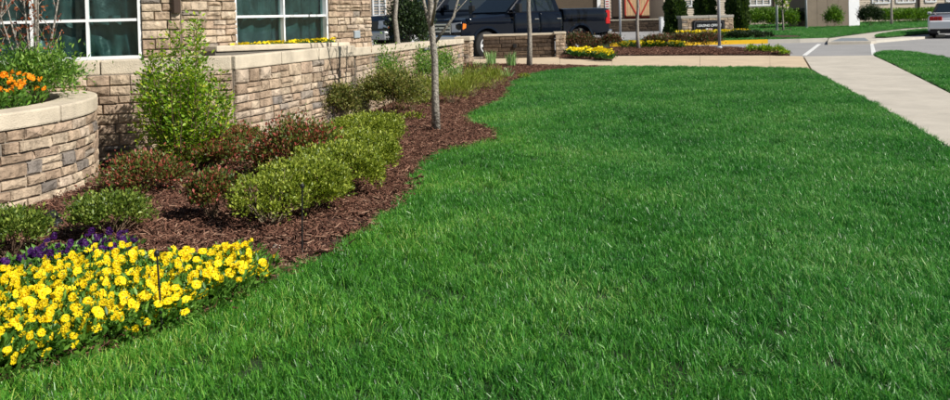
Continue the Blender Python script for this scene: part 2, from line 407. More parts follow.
kerb('concrete_kerb', [G(871.4, 43.3, -.1), G(888, 42.0, -.1), G(924, 39.0, -.1), G(945, 36.6, -.1)], 1.2, -.12, -.006, KERB, 'pale kerb curving round the small grass island by the silver car')
b = MB(); q = [G(831, 41.5), G(869, 40.9), G(865, 38.0), G(841, 38.3)]
b.prism([tuple(p)[:2] for p in q], -.05, .006); tag(b.build('warning_plate', PLATE), 'grey tactile warning plate on the far ramp of the crossing', 'tactile plate')
for q, lab in (([(802, 55.6), (806.5, 55.6), (821, 44.2), (817.5, 44.2)], 'slanting white line on the left of the crossing'),
               ([(871.5, 55.0), (876.5, 54.4), (873, 42.8), (870, 43)], 'short white line on the right of the crossing beside the grass strip')):
    b = MB(); b.prism([tuple(G(x, y, -.1))[:2] for x, y in q], -.12, -.095); tag(b.build('crossing_line', WPAINT), lab, 'road marking')

FM1 = [G(752, 39.2), G(803, 38.6), G(797, 36.6), G(756, 36.6)]; FM2 = [G(762, 31.5), G(793, 31.2), G(792, 29.9), G(763, 30.2)]
struct('mulch_patch', FM1, -.1, .05, MULCHG); struct('mulch_patch', FM2, -.1, .05, MULCHG)
# ------------------------------------------------------------------ stonework
SV = []
def stone_variants():
    for k in range(10):
        r = random.Random(500+k); b = bmesh.new(); j = lambda a: r.uniform(-a, a)
        back = [b.verts.new((x, 0.5, z)) for x, z in ((-.5, -.5), (.5, -.5), (.5, .5), (-.5, .5))]
        mid = [b.verts.new((x*(1-abs(j(.03))), -.30+j(.08), z*(1-abs(j(.10))))) for x, z in ((-.5, -.5), (.5, -.5), (.5, .5), (-.5, .5))]
        fr = [b.verts.new((x*.93+j(.03), -.47+j(.10), z*.82+j(.06))) for x, z in ((-.5, -.5), (0, -.5), (.5, -.5), (.5, .5), (0, .5), (-.5, .5))]
        ce = b.verts.new((j(.15), -.55+j(.12), j(.12)))
        for i in range(4): b.faces.new((back[i], back[(i+1) % 4], mid[(i+1) % 4], mid[i]))
        b.faces.new((mid[0], mid[1], fr[2], fr[1], fr[0])); b.faces.new((mid[1], mid[2], fr[3], fr[2]))
        b.faces.new((mid[2], mid[3], fr[5], fr[4], fr[3])); b.faces.new((mid[3], mid[0], fr[0], fr[5]))
        for i in range(6): b.faces.new((fr[i], fr[(i+1) % 6], ce))
        bmesh.ops.recalc_face_normals(b, faces=b.faces)
        SV.append(b)
stone_variants()
SMESH = {}
def stone_mesh(k, m):
    key = (k, m.name)
    if key not in SMESH: SMESH[key] = from_bm('stone', SV[k].copy(), m)
    return SMESH[key]
def courses(rr, z0, z1, hs=(.065, .12)):
    z = z0; out = []
    while z < z1-.02:
        h = rr.uniform(*hs)
        if z1-z-h < hs[0]*.8: h = z1-z
        out.append((z, h)); z += h
    return out
def stone_panel(root, p, q, z0, z1, m=STONE, seed=1, hs=(.065, .12), ws=(.13, .36), depth=.07, jut=.02, joint=.005, name='stone', core=.10, quoin=True):
    """rows of stones on the face from p to q (outward side is to the right of p->q)"""
    rr = random.Random(seed); p = Vector((p[0], p[1], 0)); q = Vector((q[0], q[1], 0))
    d = q-p; Lg = d.length; d.normalize(); nrm = Vector((d.y, -d.x, 0)); ang = math.atan2(d.y, d.x); ro = root.location
    def put(x, z, wd, h):
        c = p+d*(x+wd/2)+nrm*(rr.uniform(-.25, .5)*jut); dp = depth
        o = link(name, stone_mesh(rr.randrange(len(SV)), m), root, (c.x-ro.x, c.y-ro.y, z+h/2-ro.z), (rr.uniform(-.05, .05), rr.uniform(-.014, .014), ang+rr.uniform(-.03, .03)),
                 ((wd-joint)*(1 if rr.random() < .5 else -1), dp, (h-joint)*rr.uniform(.975, 1.0)))
    for z, h in courses(rr, z0, z1, hs):
        x = 0.0
        while x < Lg-.01:
            wd = rr.uniform(*ws)
            if Lg-x-wd < ws[0]*.7: wd = Lg-x
            if h > (hs[0]+hs[1])*.46 and rr.random() < .3 and wd > ws[0]*1.4:
                k = rr.uniform(.4, .6); put(x, z, wd, h*k); put(x, z+h*k, wd, h*(1-k))
            else: put(x, z, wd, h)
            x += wd
    return p, d, nrm, Lg
def core_panel(root, p, q, z0, z1, t=.2, off=-.014, m=MORTAR, name='backing'):
    p = Vector((p[0], p[1], 0)); q = Vector((q[0], q[1], 0)); d = (q-p).normalized(); n = Vector((d.y, -d.x, 0)); ro = root.location
    a, b_ = p+n*(-off)-ro, q+n*(-off)-ro
    b = MB(); b.prism([(a.x, a.y), (b_.x, b_.y), (b_.x-n.x*t, b_.y-n.y*t), (a.x-n.x*t, a.y-n.y*t)], z0, z1)
    return b.build(name, m, root)
def cap_run(root, pts, z0, z1, fr, bk, lens=(.7, 1.1), seed=0, m=CAPM, bevel=.012):
    """coping stones laid along a line, one object each; heights may change along the run"""
    rr = random.Random(seed); ro = root.location
    for i in range(len(pts)-1):
        a, c = Vector(pts[i]), Vector(pts[i+1]); d = c-a; d.z = 0; L = d.length; d.normalize(); n = Vector((d.y, -d.x, 0)); x = 0
        while x < L-.02:
            l = rr.uniform(*lens)
            if L-x-l < .35: l = L-x
            dz = (pts[i+1][2]-pts[i][2]); za = dz*(x/L); zb = dz*((x+l)/L)
            s0, s1 = a+d*(x+.005), a+d*(x+l-.005)
            v = []
            for (s, dzz) in ((s0, za), (s1, zb)):
                for off, z in ((fr, z0), (fr, z1), (-bk, z1), (-bk, z0)):
                    u = s+n*off-ro; v.append((u.x, u.y, z+dzz+pts[i][2]))
            b = MB(); b.add(v, [(0, 1, 2, 3), (7, 6, 5, 4), (0, 4, 5, 1), (1, 5, 6, 2), (2, 6, 7, 3), (3, 7, 4, 0)])
            b.build('coping', m, root, bevel=bevel, seg=2); x += l

def xy(v, z=0): return Vector((v.x, v.y, z))
P1 = xy(D(232, 57, 7.55)); P2 = xy(D(351, 47, 9.85)); P0 = xy(D(40, 60, 7.10)); P0 = P0+(P0-P1)*.75
# --- terrace wall: below the left window, round the corner, off along the bed
tw_ = thing('terrace_wall', 'long tan ledge stone retaining wall with pale coping below the windows', 'wall', (P1.x, P1.y, 0))
TOP = .94
for (a, c, sd_) in ((P0, P1, 11), (P1, P2, 12)):
    core_panel(tw_, a, c, -.1, TOP-.13, .16); stone_panel(tw_, a, c, -.02, TOP-.132, seed=sd_, hs=(.065, .115), ws=(.11, .26))
dA = (P2-P1).normalized(); nA = Vector((dA.y, -dA.x, 0))
P2b = P2-nA*.3
core_panel(tw_, P2, P2b, -.1, TOP-.13, .16); stone_panel(tw_, P2+dA*.01, P2b+dA*.01, -.02, TOP-.132, seed=13)
cap_run(tw_, [P0, P1+dA*.03-Vector((.02, 0, 0))], TOP-.13, TOP, .035, .17, seed=3)
cap_run(tw_, [P1-dA*.01, P2+dA*.04], TOP-.131, TOP-.001, .04, .10, lens=(.75, 1.0), seed=4)
# --- upper ledge wall close to the building
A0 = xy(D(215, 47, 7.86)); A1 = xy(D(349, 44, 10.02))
lw = thing('ledge_wall', 'low ledge with shade coloured into its face and pale coping just under the right window', 'wall', (A0.x, A0.y, 0))
core_panel(lw, A0, A1, .3, .965, .12, 0, mat('ledge_shade_grey', (.155, .14, .115), .9, .12, 4, .2, 100))  # face coloured dark grey to stand in for the shade behind the terrace wall
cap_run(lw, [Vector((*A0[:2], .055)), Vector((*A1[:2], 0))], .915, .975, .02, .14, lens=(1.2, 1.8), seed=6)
# --- garden wall running back to the end pillar
B0 = xy(D(354, 48, 10.15)); B1 = xy(D(462, 40, 17.6)); B2 = xy(D(475.5, 40, 18.3))
gw = thing('garden_wall', 'tan stone garden wall sloping back to an end pillar beside the pickup', 'wall', (B0.x, B0.y, 0))
dB = (B1-B0).normalized(); nB = Vector((dB.y, -dB.x, 0))
core_panel(gw, B0, B1, -.1, .64, .25)
stone_panel(gw, B0, B1, -.02, .66, seed=21, hs=(.075, .13), ws=(.2, .5))
stone_panel(gw, B0, (B0+(B1-B0)*.45), .66, .80, seed=22, hs=(.06, .08), ws=(.2, .5)); core_panel(gw, B0, B0+(B1-B0)*.45, .63, .78, .25)
cap_run(gw, [Vector((*(B0-dB*.3)[:2], .13)), Vector((*B1[:2], 0))], .67, .775, .05, .3, lens=(1.2, 1.7), seed=8)
pl = B1-nB*.12+dB*.02
pr = [pl, pl+nB*.26, pl+nB*.26+dB*.42, pl+dB*.42]
pc = thing('end_pillar', 'square stone pillar ending the garden wall at the walk', 'pillar', (pl.x, pl.y, 0))
b = MB(); c = pl+nB*.13+dB*.21; b.box((c.x-pl.x, c.y-pl.y, .38), (.24, .40, .86), math.atan2(dB.y, dB.x)-math.pi/2); b.build('backing', MORTAR, pc)
perp = -nB
stone_panel(pc, pr[0], pr[1], -.02, .72, seed=31, hs=(.08, .12), ws=(.1, .2)); stone_panel(pc, pr[1], pr[2], -.02, .72, seed=32, hs=(.08, .12), ws=(.14, .26))
b = MB(); b.box((c.x-pl.x, c.y-pl.y, .775), (.36, .54, .09), math.atan2(dB.y, dB.x)-math.pi/2); b.build('coping', CAPM, pc, bevel=.012, seg=2)

# --- round raised planter on the left
PC = Vector((-4.58, 6.05, 0)); PR = 1.5; PTOP = .68; TH0, TH1 = math.radians(-150), math.radians(50)
rp_ = thing('raised_planter', 'rounded raised stone planter with smooth pale rim at the left edge', 'planter', PC)
def arc(r, t0, t1, n): return [(r*math.cos(t0+(t1-t0)*i/n), r*math.sin(t0+(t1-t0)*i/n)) for i in range(n+1)]
b = MB(); b.prism(arc(PR+.012, TH0, TH1, 40)+arc(PR-.2, TH0, TH1, 40)[::-1], -.1, PTOP-.12); b.build('backing', MORTAR, rp_)
rr = random.Random(77)
for z, h in courses(rr, -.03, PTOP-.122, (.062, .11)):
    t = TH0
    while t < TH1-.01:
        wd = rr.uniform(.11, .28); dt = wd/PR
        if TH1-t-dt < .06: dt = TH1-t
        tm = t+dt/2; put_r = PR+rr.uniform(-.006, .012)-.004
        def ps(z_, h_):
            link('stone', stone_mesh(rr.randrange(len(SV)), STONE), rp_, (put_r*math.cos(tm), put_r*math.sin(tm), z_+h_/2), (0, 0, tm+math.pi/2),
                 (dt*PR-.007, .07, h_-.008))
        if h > .085 and rr.random() < .25: ps(z, h*.5); ps(z+h*.5, h*.5)
        else: ps(z, h)
        t += dt
ncap = 7
for i in range(ncap):
    t0 = TH0+(TH1-TH0)*i/ncap+.004; t1 = TH0+(TH1-TH0)*(i+1)/ncap-.004
    b = MB(); b.prism(arc(PR+.045, t0, t1, 12)+arc(PR-.24, t0, t1, 12)[::-1], PTOP-.12, PTOP); b.build('coping', CAPM, rp_, bevel=.014, seg=2)
b = MB(); b.prism(arc(PR-.2, TH0, TH1, 30), .3, PTOP-.05); b.build('soil', SOIL, rp_)

# ------------------------------------------------------------------ the stone building
def fx(px, d): return xy(D(px, 20, d))
Fa = fx(-150, 6.98); Fw0 = fx(-27, 7.18); Fw1 = fx(141, 7.58); Fb = fx(180, 7.74)
Fc0 = fx(234, 8.52); Fc1 = fx(327, 10.0); Fd = fx(369.5, 10.75)
bl = thing('stone_building', 'tan ledge stone building with white framed windows on the left', 'building', (Fb.x, Fb.y, 0))
def off(p, q, t): d = (q-p).normalized(); return Vector((d.y, -d.x, 0))*t
ro = bl.location
HT = 3.3
cr = [Fa-off(Fa, Fb, .45), Fb-off(Fa, Fb, .45)+(Fb-Fa).normalized()*-.1, Fd-off(Fb, Fd, .35)-(Fd-Fb).normalized()*.12, Fd+Vector((-3.5, 2.0, 0)), Fa+Vector((-1, 6, 0))]
b = MB(); b.prism([(p.x-ro.x, p.y-ro.y) for p in cr], .0, HT); b.build('inner_wall', DARK, bl)
b = MB(); b.prism([(p.x-ro.x, p.y-ro.y) for p in [Fa+off(Fa, Fb, .12), Fb+off(Fa, Fb, .12), Fd+off(Fb, Fd, .12), Fd+Vector((-3.5, 2.2, 0)), Fa+Vector((-1, 6.2, 0))]], HT, HT+.25)
b.build('roof', CAPM, bl)
for k, (p, q, z0, z1) in enumerate([(Fa, Fw0, .1, 2.35), (Fw1, Fb, .1, 2.35), (Fb, Fc0, .1, 2.35), (Fc1, Fd, .1, 2.35)]):
    core_panel(bl, p, q, 0, HT, .3, -.014, name='wall')
    stone_panel(bl, p, q, .80 if k != 2 else .9, 2.3, seed=40+k, hs=(.06, .105), ws=(.10, .28))
dd = (Fd-Fb).normalized(); q = Fd-off(Fb, Fd, .35)
core_panel(bl, Fd, q, 0, HT, .2, -.014, name='wall'); stone_panel(bl, Fd, q, .8, 2.3, seed=49, hs=(.075, .125))
CURT = mat('teal_curtain', (.050, .088, .092), .38, .45, 4.5, .5, 14, .6, col2=(.007, .021, .027))
def glassmat():
    m = bpy.data.materials.new('window_glass'); m.use_nodes = True; n = m.node_tree; o = n.nodes['Material Output']
    n.nodes.remove(n.nodes['Principled BSDF'])
    t = n.nodes.new('ShaderNodeBsdfTransparent'); t.inputs[0].default_value = (.78, .9, .88, 1)
    gl = n.nodes.new('ShaderNodeBsdfGlossy'); gl.inputs['Roughness'].default_value = .03
    lw_ = n.nodes.new('ShaderNodeLayerWeight'); lw_.inputs[0].default_value = .5; pw_ = n.nodes.new('ShaderNodeMath'); pw_.operation = 'POWER'; pw_.inputs[1].default_value = 4.0
    fr = n.nodes.new('ShaderNodeMath'); fr.operation = 'MULTIPLY_ADD'; fr.inputs[1].default_value = .8; fr.inputs[2].default_value = .035
    n.links.new(lw_.outputs['Facing'], pw_.inputs[0]); n.links.new(pw_.outputs[0], fr.inputs[0])
    ms = n.nodes.new('ShaderNodeMixShader'); n.links.new(fr.outputs[0], ms.inputs[0]); n.links.new(t.outputs[0], ms.inputs[1]); n.links.new(gl.outputs[0], ms.inputs[2])
    n.links.new(ms.outputs[0], o.inputs[0]); return m
GLASS = glassmat()
def window(p, q, ncol, z0, z1, zt, seed, lab):
    d = (q-p); L = d.length; d.normalize(); n = Vector((d.y, -d.x, 0)); ang = math.atan2(d.y, d.x); c0 = p-ro
    def bar(x0, x1, za, zb, dep, offn, mb):
        c = c0+d*((x0+x1)/2)+n*offn; mb.box((c.x, c.y, (za+zb)/2), (x1-x0, dep, zb-za), ang)
    fr = MB()
    bar(0, .028, z0, z1, .09, -.03, fr); bar(L-.028, L, z0, z1, .09, -.03, fr)
    bar(.0285, L-.0285, z0, z0+.032, .09, -.031, fr); bar(.0285, L-.0285, z1-.05, z1, .09, -.031, fr)
    w_ = fr.build('window', WHITEF, bl); w_['label'] = lab
    mu = MB(); bar(.029, L-.029, zt-.013, zt+.013, .07, -.032, mu); mu.build('transom', WHITEF, w_)
    cw_ = (L)/ncol
    for i in range(1, ncol):
        for za, zb in ((z0+.033, zt-.0135), (zt+.0135, z1-.051)):
            mu = MB(); bar(cw_*i-.012, cw_*i+.012, za, zb, .071, -.032, mu); mu.build('mullion', WHITEF, w_)
    for i in range(ncol):
        for za, zb in ((z0+.025, zt-.006), (zt+.006, z1-.045)):
            gl = MB(); bar(cw_*i+.008, cw_*(i+1)-.008, za, zb, .006, -.045, gl); gl.build('pane', GLASS, w_)
            # a crumpled curtain behind each light
            r = random.Random(seed*31+i*7+int(za*10)); nx, nz = 44, 16; v = []; f = []
            ph = [r.uniform(0, 6.28) for _ in range(6)]; fq = [r.uniform(18, 40) for _ in range(3)]
            for a in range(nx+1):
                for e_ in range(nz+1):
                    x = cw_*i-.01+(cw_+.02)*a/nx; z = za-.05+(zb-za+.1)*e_/nz
                    y = -.115+.022*math.sin(fq[0]*x+ph[0]+2.6*math.sin(3.5*z+ph[3])+4*z)+.012*math.sin(fq[1]*1.7*x+ph[1]+3*z)+.008*math.sin(40*x+9*z+ph[2])
                    u = c0+d*x+n*y; v.append((u.x, u.y, z))
            for a in range(nx):
                for e_ in range(nz): k = a*(nz+1)+e_; f.append((k, k+1, k+nz+2, k+nz+1))
            cu = MB(); cu.add(v, f); cu.build('curtain', CURT, w_, smooth=True)
window(Fw0+(Fw1-Fw0)*.001, Fw1, 3, .935, 2.5, 1.305, 1, 'wide white framed window left of the tall shrub')
window(Fc0, Fc1, 2, .92, 2.5, 1.315, 2, 'two light white framed window above the yellow flowers')
for p, q, nm in ((Fw0, Fw1, 'lintel'), (Fc0, Fc1, 'lintel')):
    core_panel(bl, p, q, 2.5, HT, .3, -.01, CAPM, nm)
core_panel(bl, Fc0, Fc1, .1, .915, .3, .0, MORTAR, 'wall'); core_panel(bl, Fw0, Fw1, .1, .93, .3, .02, MORTAR, 'wall')
c = Fc1+(Fd-Fc1)*.62-ro+off(Fc1, Fd, .03); b = MB(); b.box((c.x, c.y, 1.06), (.13, .05, .10), math.atan2(dd.y, dd.x)); b.build('vent_cover', mat('vent_grey', (.30, .34, .37), .5, .1), bl, bevel=.008)
b = MB(); c = Fb+(Fb-Fa).normalized()*-.03-ro+off(Fa, Fb, .05); b.tube([(c.x, c.y, 1.36), (c.x, c.y, 3.2)], .045, 8); b.build('downpipe', mat('brown_metal', (.055, .035, .025), .5), bl)

# ------------------------------------------------------------------ vehicles
def vmat(name, col, rough=.22, coat=.35, metal=.0, spec=.22): return mat(name, col, rough, .03, 1.0, coat=coat, metal=metal, spec=spec)
RUBBER = mat('tyre_rubber', (.014, .014, .014), .8, .1, 20); ALLOY = mat('alloy', (.72, .73, .75), .35, .04, 5, metal=.2)
CHROME = mat('chrome', (.72, .73, .74), .14, .03, 3, metal=1.0); TINT = mat('tinted_glass', (.010, .016, .020), .04, .05, 1, spec=.8)
LENS = mat('headlamp_lens', (.66, .68, .70), .4, .25, 9, spec=.5); AMBER = mat('amber_lens', (.85, .20, .02), .2, .05, 5); RED = mat('red_lens', (.42, .012, .014), .15, .1, 6)
def body_loft(prof, sections, zt, dropscale):
    """side outline swept across the width; each section may drop the upper part and pull in the ends"""
    b = MB(); n = len(prof); v = []
    xs = [p[0] for p in prof]; xm = (max(xs)+min(xs))/2
    for y, drop, pull in sections:
        for x, z in prof:
            zz = z-drop*max(0, min(1.0, (z-zt)/dropscale)); v.append((xm+(x-xm)*(1-pull), y, zz))
    f = []
    for s in range(len(sections)-1):
        for i in range(n): f.append((s*n+i, s*n+(i+1) % n, (s+1)*n+(i+1) % n, (s+1)*n+i))
    f += [tuple(range(n)), tuple(range((len(sections)-1)*n+n-1, (len(sections)-1)*n-1, -1))]
    b.add(v, f); return b
def archpts(cx, cz, r, a0, a1, n=10): return [(cx+r*math.cos(math.radians(a0+(a1-a0)*i/n)), cz+r*math.sin(math.radians(a0+(a1-a0)*i/n))) for i in range(n+1)]
def sect(hw, drop=.10, pull=.02): return [(-hw, drop, pull), (-hw+.04, drop*.35, pull*.4), (-hw+.14, drop*.05, .004), (0, -.02, 0), (hw-.14, drop*.05, .004), (hw-.04, drop*.35, pull*.4), (hw, drop, pull)]
WHEELS = {}
def wheel(parent, x, y, r, wd, rimr, spokes=6):
    key = (r, wd, rimr)
    if key not in WHEELS:
        t = MB(); t.lathe([(rimr, -wd/2), (r*.93, -wd/2), (r, -wd/2+.03), (r, wd/2-.03), (r*.93, wd/2), (rimr, wd/2)], 28, 'y')
        m = MB(); m.lathe([(rimr*1.0, -wd/2+.035), (rimr*1.0, -wd/2+.04), (rimr*.9, -wd/2+.05), (rimr*.9, -wd/2+.06)], 28, 'y', mi=1)
        m.lathe([(rimr*1.04, -wd/2-.008), (rimr*.92, -wd/2-.006), (rimr*.92, -wd/2+.03), (rimr*1.04, -wd/2+.03)], 28, 'y', caps=False)
        m.lathe([(.0, -wd/2-.006), (.07, -wd/2-.006), (.08, -wd/2+.05), (.0, -wd/2+.05)], 14, 'y')
        for k in range(spokes):
            a = 2*math.pi*k/spokes; ca, sa = math.cos(a), math.sin(a); v = []
            for rr_, hw in ((.05, .05), (rimr*.95, .035)):
                for yy in (-wd/2-.003, -wd/2+.04):
                    for s in (-1, 1): v.append((rr_*ca-s*hw*sa, yy, rr_*sa+s*hw*ca))
            m.add(v, [(0, 1, 5, 4), (2, 6, 7, 3), (0, 4, 6, 2), (1, 3, 7, 5), (0, 2, 3, 1), (4, 5, 7, 6)])
        WHEELS[key] = (t.mesh('wheel', RUBBER, True), m.mesh('rim', [ALLOY, BLACKM]))
    a, c = WHEELS[key]; rz = 0 if y < 0 else math.pi
    o = link('wheel', a, parent, (x, y, r), (0, 0, rz)); link('rim', c, o)
def quadpanel(parent, name, pts, m, thick=.012, bevel=0):
    """a flat panel given its four corners, with real thickness along its normal"""
    p = [Vector(x) for x in pts]; n = (p[1]-p[0]).cross(p[-1]-p[0]).normalized()*thick
    b = MB(); k = len(p); b.add([*p, *[q+n for q in p]], [tuple(range(k-1, -1, -1)), tuple(range(k, 2*k))]+[(i, (i+1) % k, k+(i+1) % k, k+i) for i in range(k)])
    return b.build(name, m, parent, bevel=bevel)
def cab(parent, base, top, hwb, hwt, zb, zt, m, name='cab'):
    b = MB(); (b0, b1), (t0, t1) = base, top
    v = [(b0, -hwb, zb), (b1, -hwb, zb), (b1, hwb, zb), (b0, hwb, zb), (t0, -hwt, zt), (t1, -hwt, zt), (t1, hwt, zt), (t0, hwt, zt)]
    b.add(v, [(3, 2, 1, 0), (4, 5, 6, 7), (0, 1, 5, 4), (1, 2, 6, 5), (2, 3, 7, 6), (3, 0, 4, 7)])
    return b.build(name, m, parent, bevel=.04, seg=2)
def side_glass(parent, s, pts, hwb, hwt, zb, zt, name='side_window'):
    """pts (x, z) on the sloping cab side"""
    q = [(x, s*(hwb+(hwt-hwb)*(z-zb)/(zt-zb)), z) for x, z in pts]
    if s > 0: q = q[::-1]
    return quadpanel(parent, name, q, TINT, .008)

def pickup(label, loc, rz, sc=1.0):
    t = thing('pickup_truck', label, 'truck', loc, rz); t.scale = (sc, sc, sc)
    PA = vmat('navy_black_paint', (.0035, .006, .012), .10, .0, 0, .30)
    hw = 1.0
    prof = [(.88, .50), (.93, .62), (.93, 1.02), (.86, 1.15), (.55, 1.20), (-.2, 1.26), (-.78, 1.30), (-1.2, 1.32), (-2.93, 1.33), (-2.93, .52), (-.60, .50)]+archpts(0, .40, .50, 168, 12, 12)+[(.60, .48)]
    body_loft(prof, sect(hw, .12, .018), .92, .4).build('body', PA, t)
    bed = [(-2.96, .54), (-2.96, 1.42), (-4.90, 1.42), (-4.96, 1.38), (-4.96, .66), (-4.30, .58)]+archpts(-3.68, .40, .51, 18, 162, 12)[0:]+[]
    # the bed: outline goes round its rear arch
    bed = [(-2.96, 1.42), (-2.96, .54)]+archpts(-3.68, .40, .51, 16, 164, 12)+[(-4.30, .60), (-4.96, .66), (-4.96, 1.38), (-4.90, 1.42)]
    body_loft(bed, sect(hw-.005, .05, .008), 1.1, .4).build('cargo_bed', PA, t)
    cb, ct = (-2.92, -.80), (-2.75, -1.55)
    cab(t, cb, ct, .93, .76, 1.305, 1.93, PA)
    for s in (-1, 1):
        f = lambda pts, nm: side_glass(t, s, pts, .936, .766, 1.305, 1.93, nm)
        f([(-1.12, 1.35), (-1.90, 1.36), (-1.90, 1.85), (-1.60, 1.85)], 'side_window'); f([(-1.98, 1.36), (-2.68, 1.36), (-2.60, 1.84), (-1.98, 1.85)], 'side_window')
        def curved(nm, x0, x1, zlo, zhi, bulge, y0, m=PA, nx=10, nz=10, zc=None, par=None):
            zc = zc if zc is not None else (zlo+zhi)/2; v = []; f_ = []
            for a_ in range(nx+1):
                for e_ in range(nz+1):
                    x = x0+(x1-x0)*a_/nx; z = zlo+(zhi-zlo)*e_/nz; v.append((x, s*(y0+bulge*(1-((z-zc)/(zhi-zc))**2)), z))
            k_ = len(v); v += [(p[0], s*(y0-.05), p[2]) for p in v]
            for a_ in range(nx):
                for e_ in range(nz): i_ = a_*(nz+1)+e_; f_.append((i_, i_+1, i_+nz+2, i_+nz+1))
            rim_ = [a_*(nz+1) for a_ in range(nx+1)]+[nx*(nz+1)+e_ for e_ in range(1, nz+1)]+[a_*(nz+1)+nz for a_ in range(nx-1, -1, -1)]+[e_ for e_ in range(nz-1, 0, -1)]
            for q_ in range(len(rim_)): p_, r_ = rim_[q_], rim_[(q_+1) % len(rim_)]; f_.append((p_, r_, r_+k_, p_+k_))
            b_ = MB(); b_.add(v, f_); return b_.build(nm, m, t, smooth=True)
        curved('door', -1.99, -1.0, .56, 1.31, .05, .985); curved('door', -2.89, -2.01, .58, 1.32, .05, .985)
        curved('fender', -.96, .70, .97, 1.19, .03, .985); curved('bed_side', -4.86, -2.97, .97, 1.40, .035, .985)
        for x in ():
            b = MB(); b.box((x, s*.985, .92), (.012, .04, .76)); b.build('door_seam', BLACKM, t)
        for x in (-1.85, -2.75):
            b = MB(); b.box((x, s*1.03, 1.12), (.17, .05, .04)); b.build('door_handle', CHROME, t, bevel=.01)
        b = MB(); b.box((-1.05, s*1.17, 1.46), (.12, .20, .26)); b.box((-1.05, s*1.03, 1.40), (.07, .16, .06)); b.build('side_mirror', BLACKM, t, bevel=.012)
        for cx in (0, -3.68):
            b = MB(); a = archpts(cx, .40, .56, 170, 10, 14); c_ = archpts(cx, .40, .495, 170, 10, 14); v = []; n = len(a)
            for (x, z) in a: v.append((x, s*.96, z))
            for (x, z) in c_: v.append((x, s*.96, z))
            for (x, z) in a: v.append((x, s*1.015, z))
            for (x, z) in c_: v.append((x, s*1.03, z))
            ff = []
            for i in range(n-1): ff += [(2*n+i, 2*n+i+1, 3*n+i+1, 3*n+i), (i, i+1, 2*n+i+1, 2*n+i), (n+i, 3*n+i, 3*n+i+1, n+i+1)]
            b.add(v, ff); b.build('fender_flare', PA, t)
            wheel(t, cx, s*.86, .40, .27, .235)
        quadpanel(t, 'headlight', [(.935, s*.60, .80), (.90, s*.97, .82), (.86, s*.97, 1.09), (.935, s*.60, 1.06)][::s], LENS, .02)
        quadpanel(t, 'turn_signal', [(.86, s*1.0, .88), (.76, s*1.02, .92), (.74, s*1.02, 1.03), (.84, s*1.0, 1.05)][::s], AMBER, .012)
        b = MB(); b.box((-4.90, s*.935, 1.12), (.20, .16, .44)); b.build('tail_light', RED, t, bevel=.015)
        b = MB(); b.box((-4.912, s*.92, 1.10), (.19, .09, .09)); b.build('reverse_light', LENS, t)
        b = MB(); b.box((-1.85, s*.93, .46), (2.3, .14, .06)); b.build('rocker_highlight', CHROME, t, bevel=.015)  # chrome strip added as the bright highlight along the rocker
    gr = MB(); gr.box((.935, 0, .93), (.05, 1.16, .36)); gr = gr.build('grille', BLACKM, t)
    for z in (.83, .93, 1.03):
        b = MB(); b.box((.965, 0, z), (.03, 1.10, .055)); b.build('grille_bar', CHROME, gr, bevel=.01)
    for s in (-1, 1):
        b = MB(); b.box((.968, s*.57, .93), (.034, .06, .36)); b.build('grille_bar', CHROME, gr, bevel=.01)
    b = MB(); b.box((.95, 0, .60), (.22, 1.96, .24)); b.build('front_bumper', CHROME, t, bevel=.04, seg=2)
    b = MB(); b.box((-5.02, 0, .62), (.20, 1.94, .20)); b.build('rear_bumper', CHROME, t, bevel=.03, seg=2)
    quadpanel(t, 'windshield', [(-.82, -.84, 1.345), (-.82, .84, 1.345), (-1.50, .70, 1.87), (-1.50, -.70, 1.87)], TINT, .012)
    quadpanel(t, 'rear_window', [(-2.925, .80, 1.40), (-2.925, -.80, 1.40), (-2.79, -.68, 1.84), (-2.79, .68, 1.84)], TINT, .012)
    return t
# front near-side wheel, heading of the pickup
hd = Vector((-.81, -.59, 0)); rzt = math.atan2(hd.y, hd.x); nearn = Vector((.59, -.81, 0))
wf = D(484.5, 47, 25.4); o0 = Vector((wf.x, wf.y, -.10))-nearn*.86*1.10
pickup('dark navy pickup truck with crew doors parked behind the low brown wall', o0, rzt, 1.10)

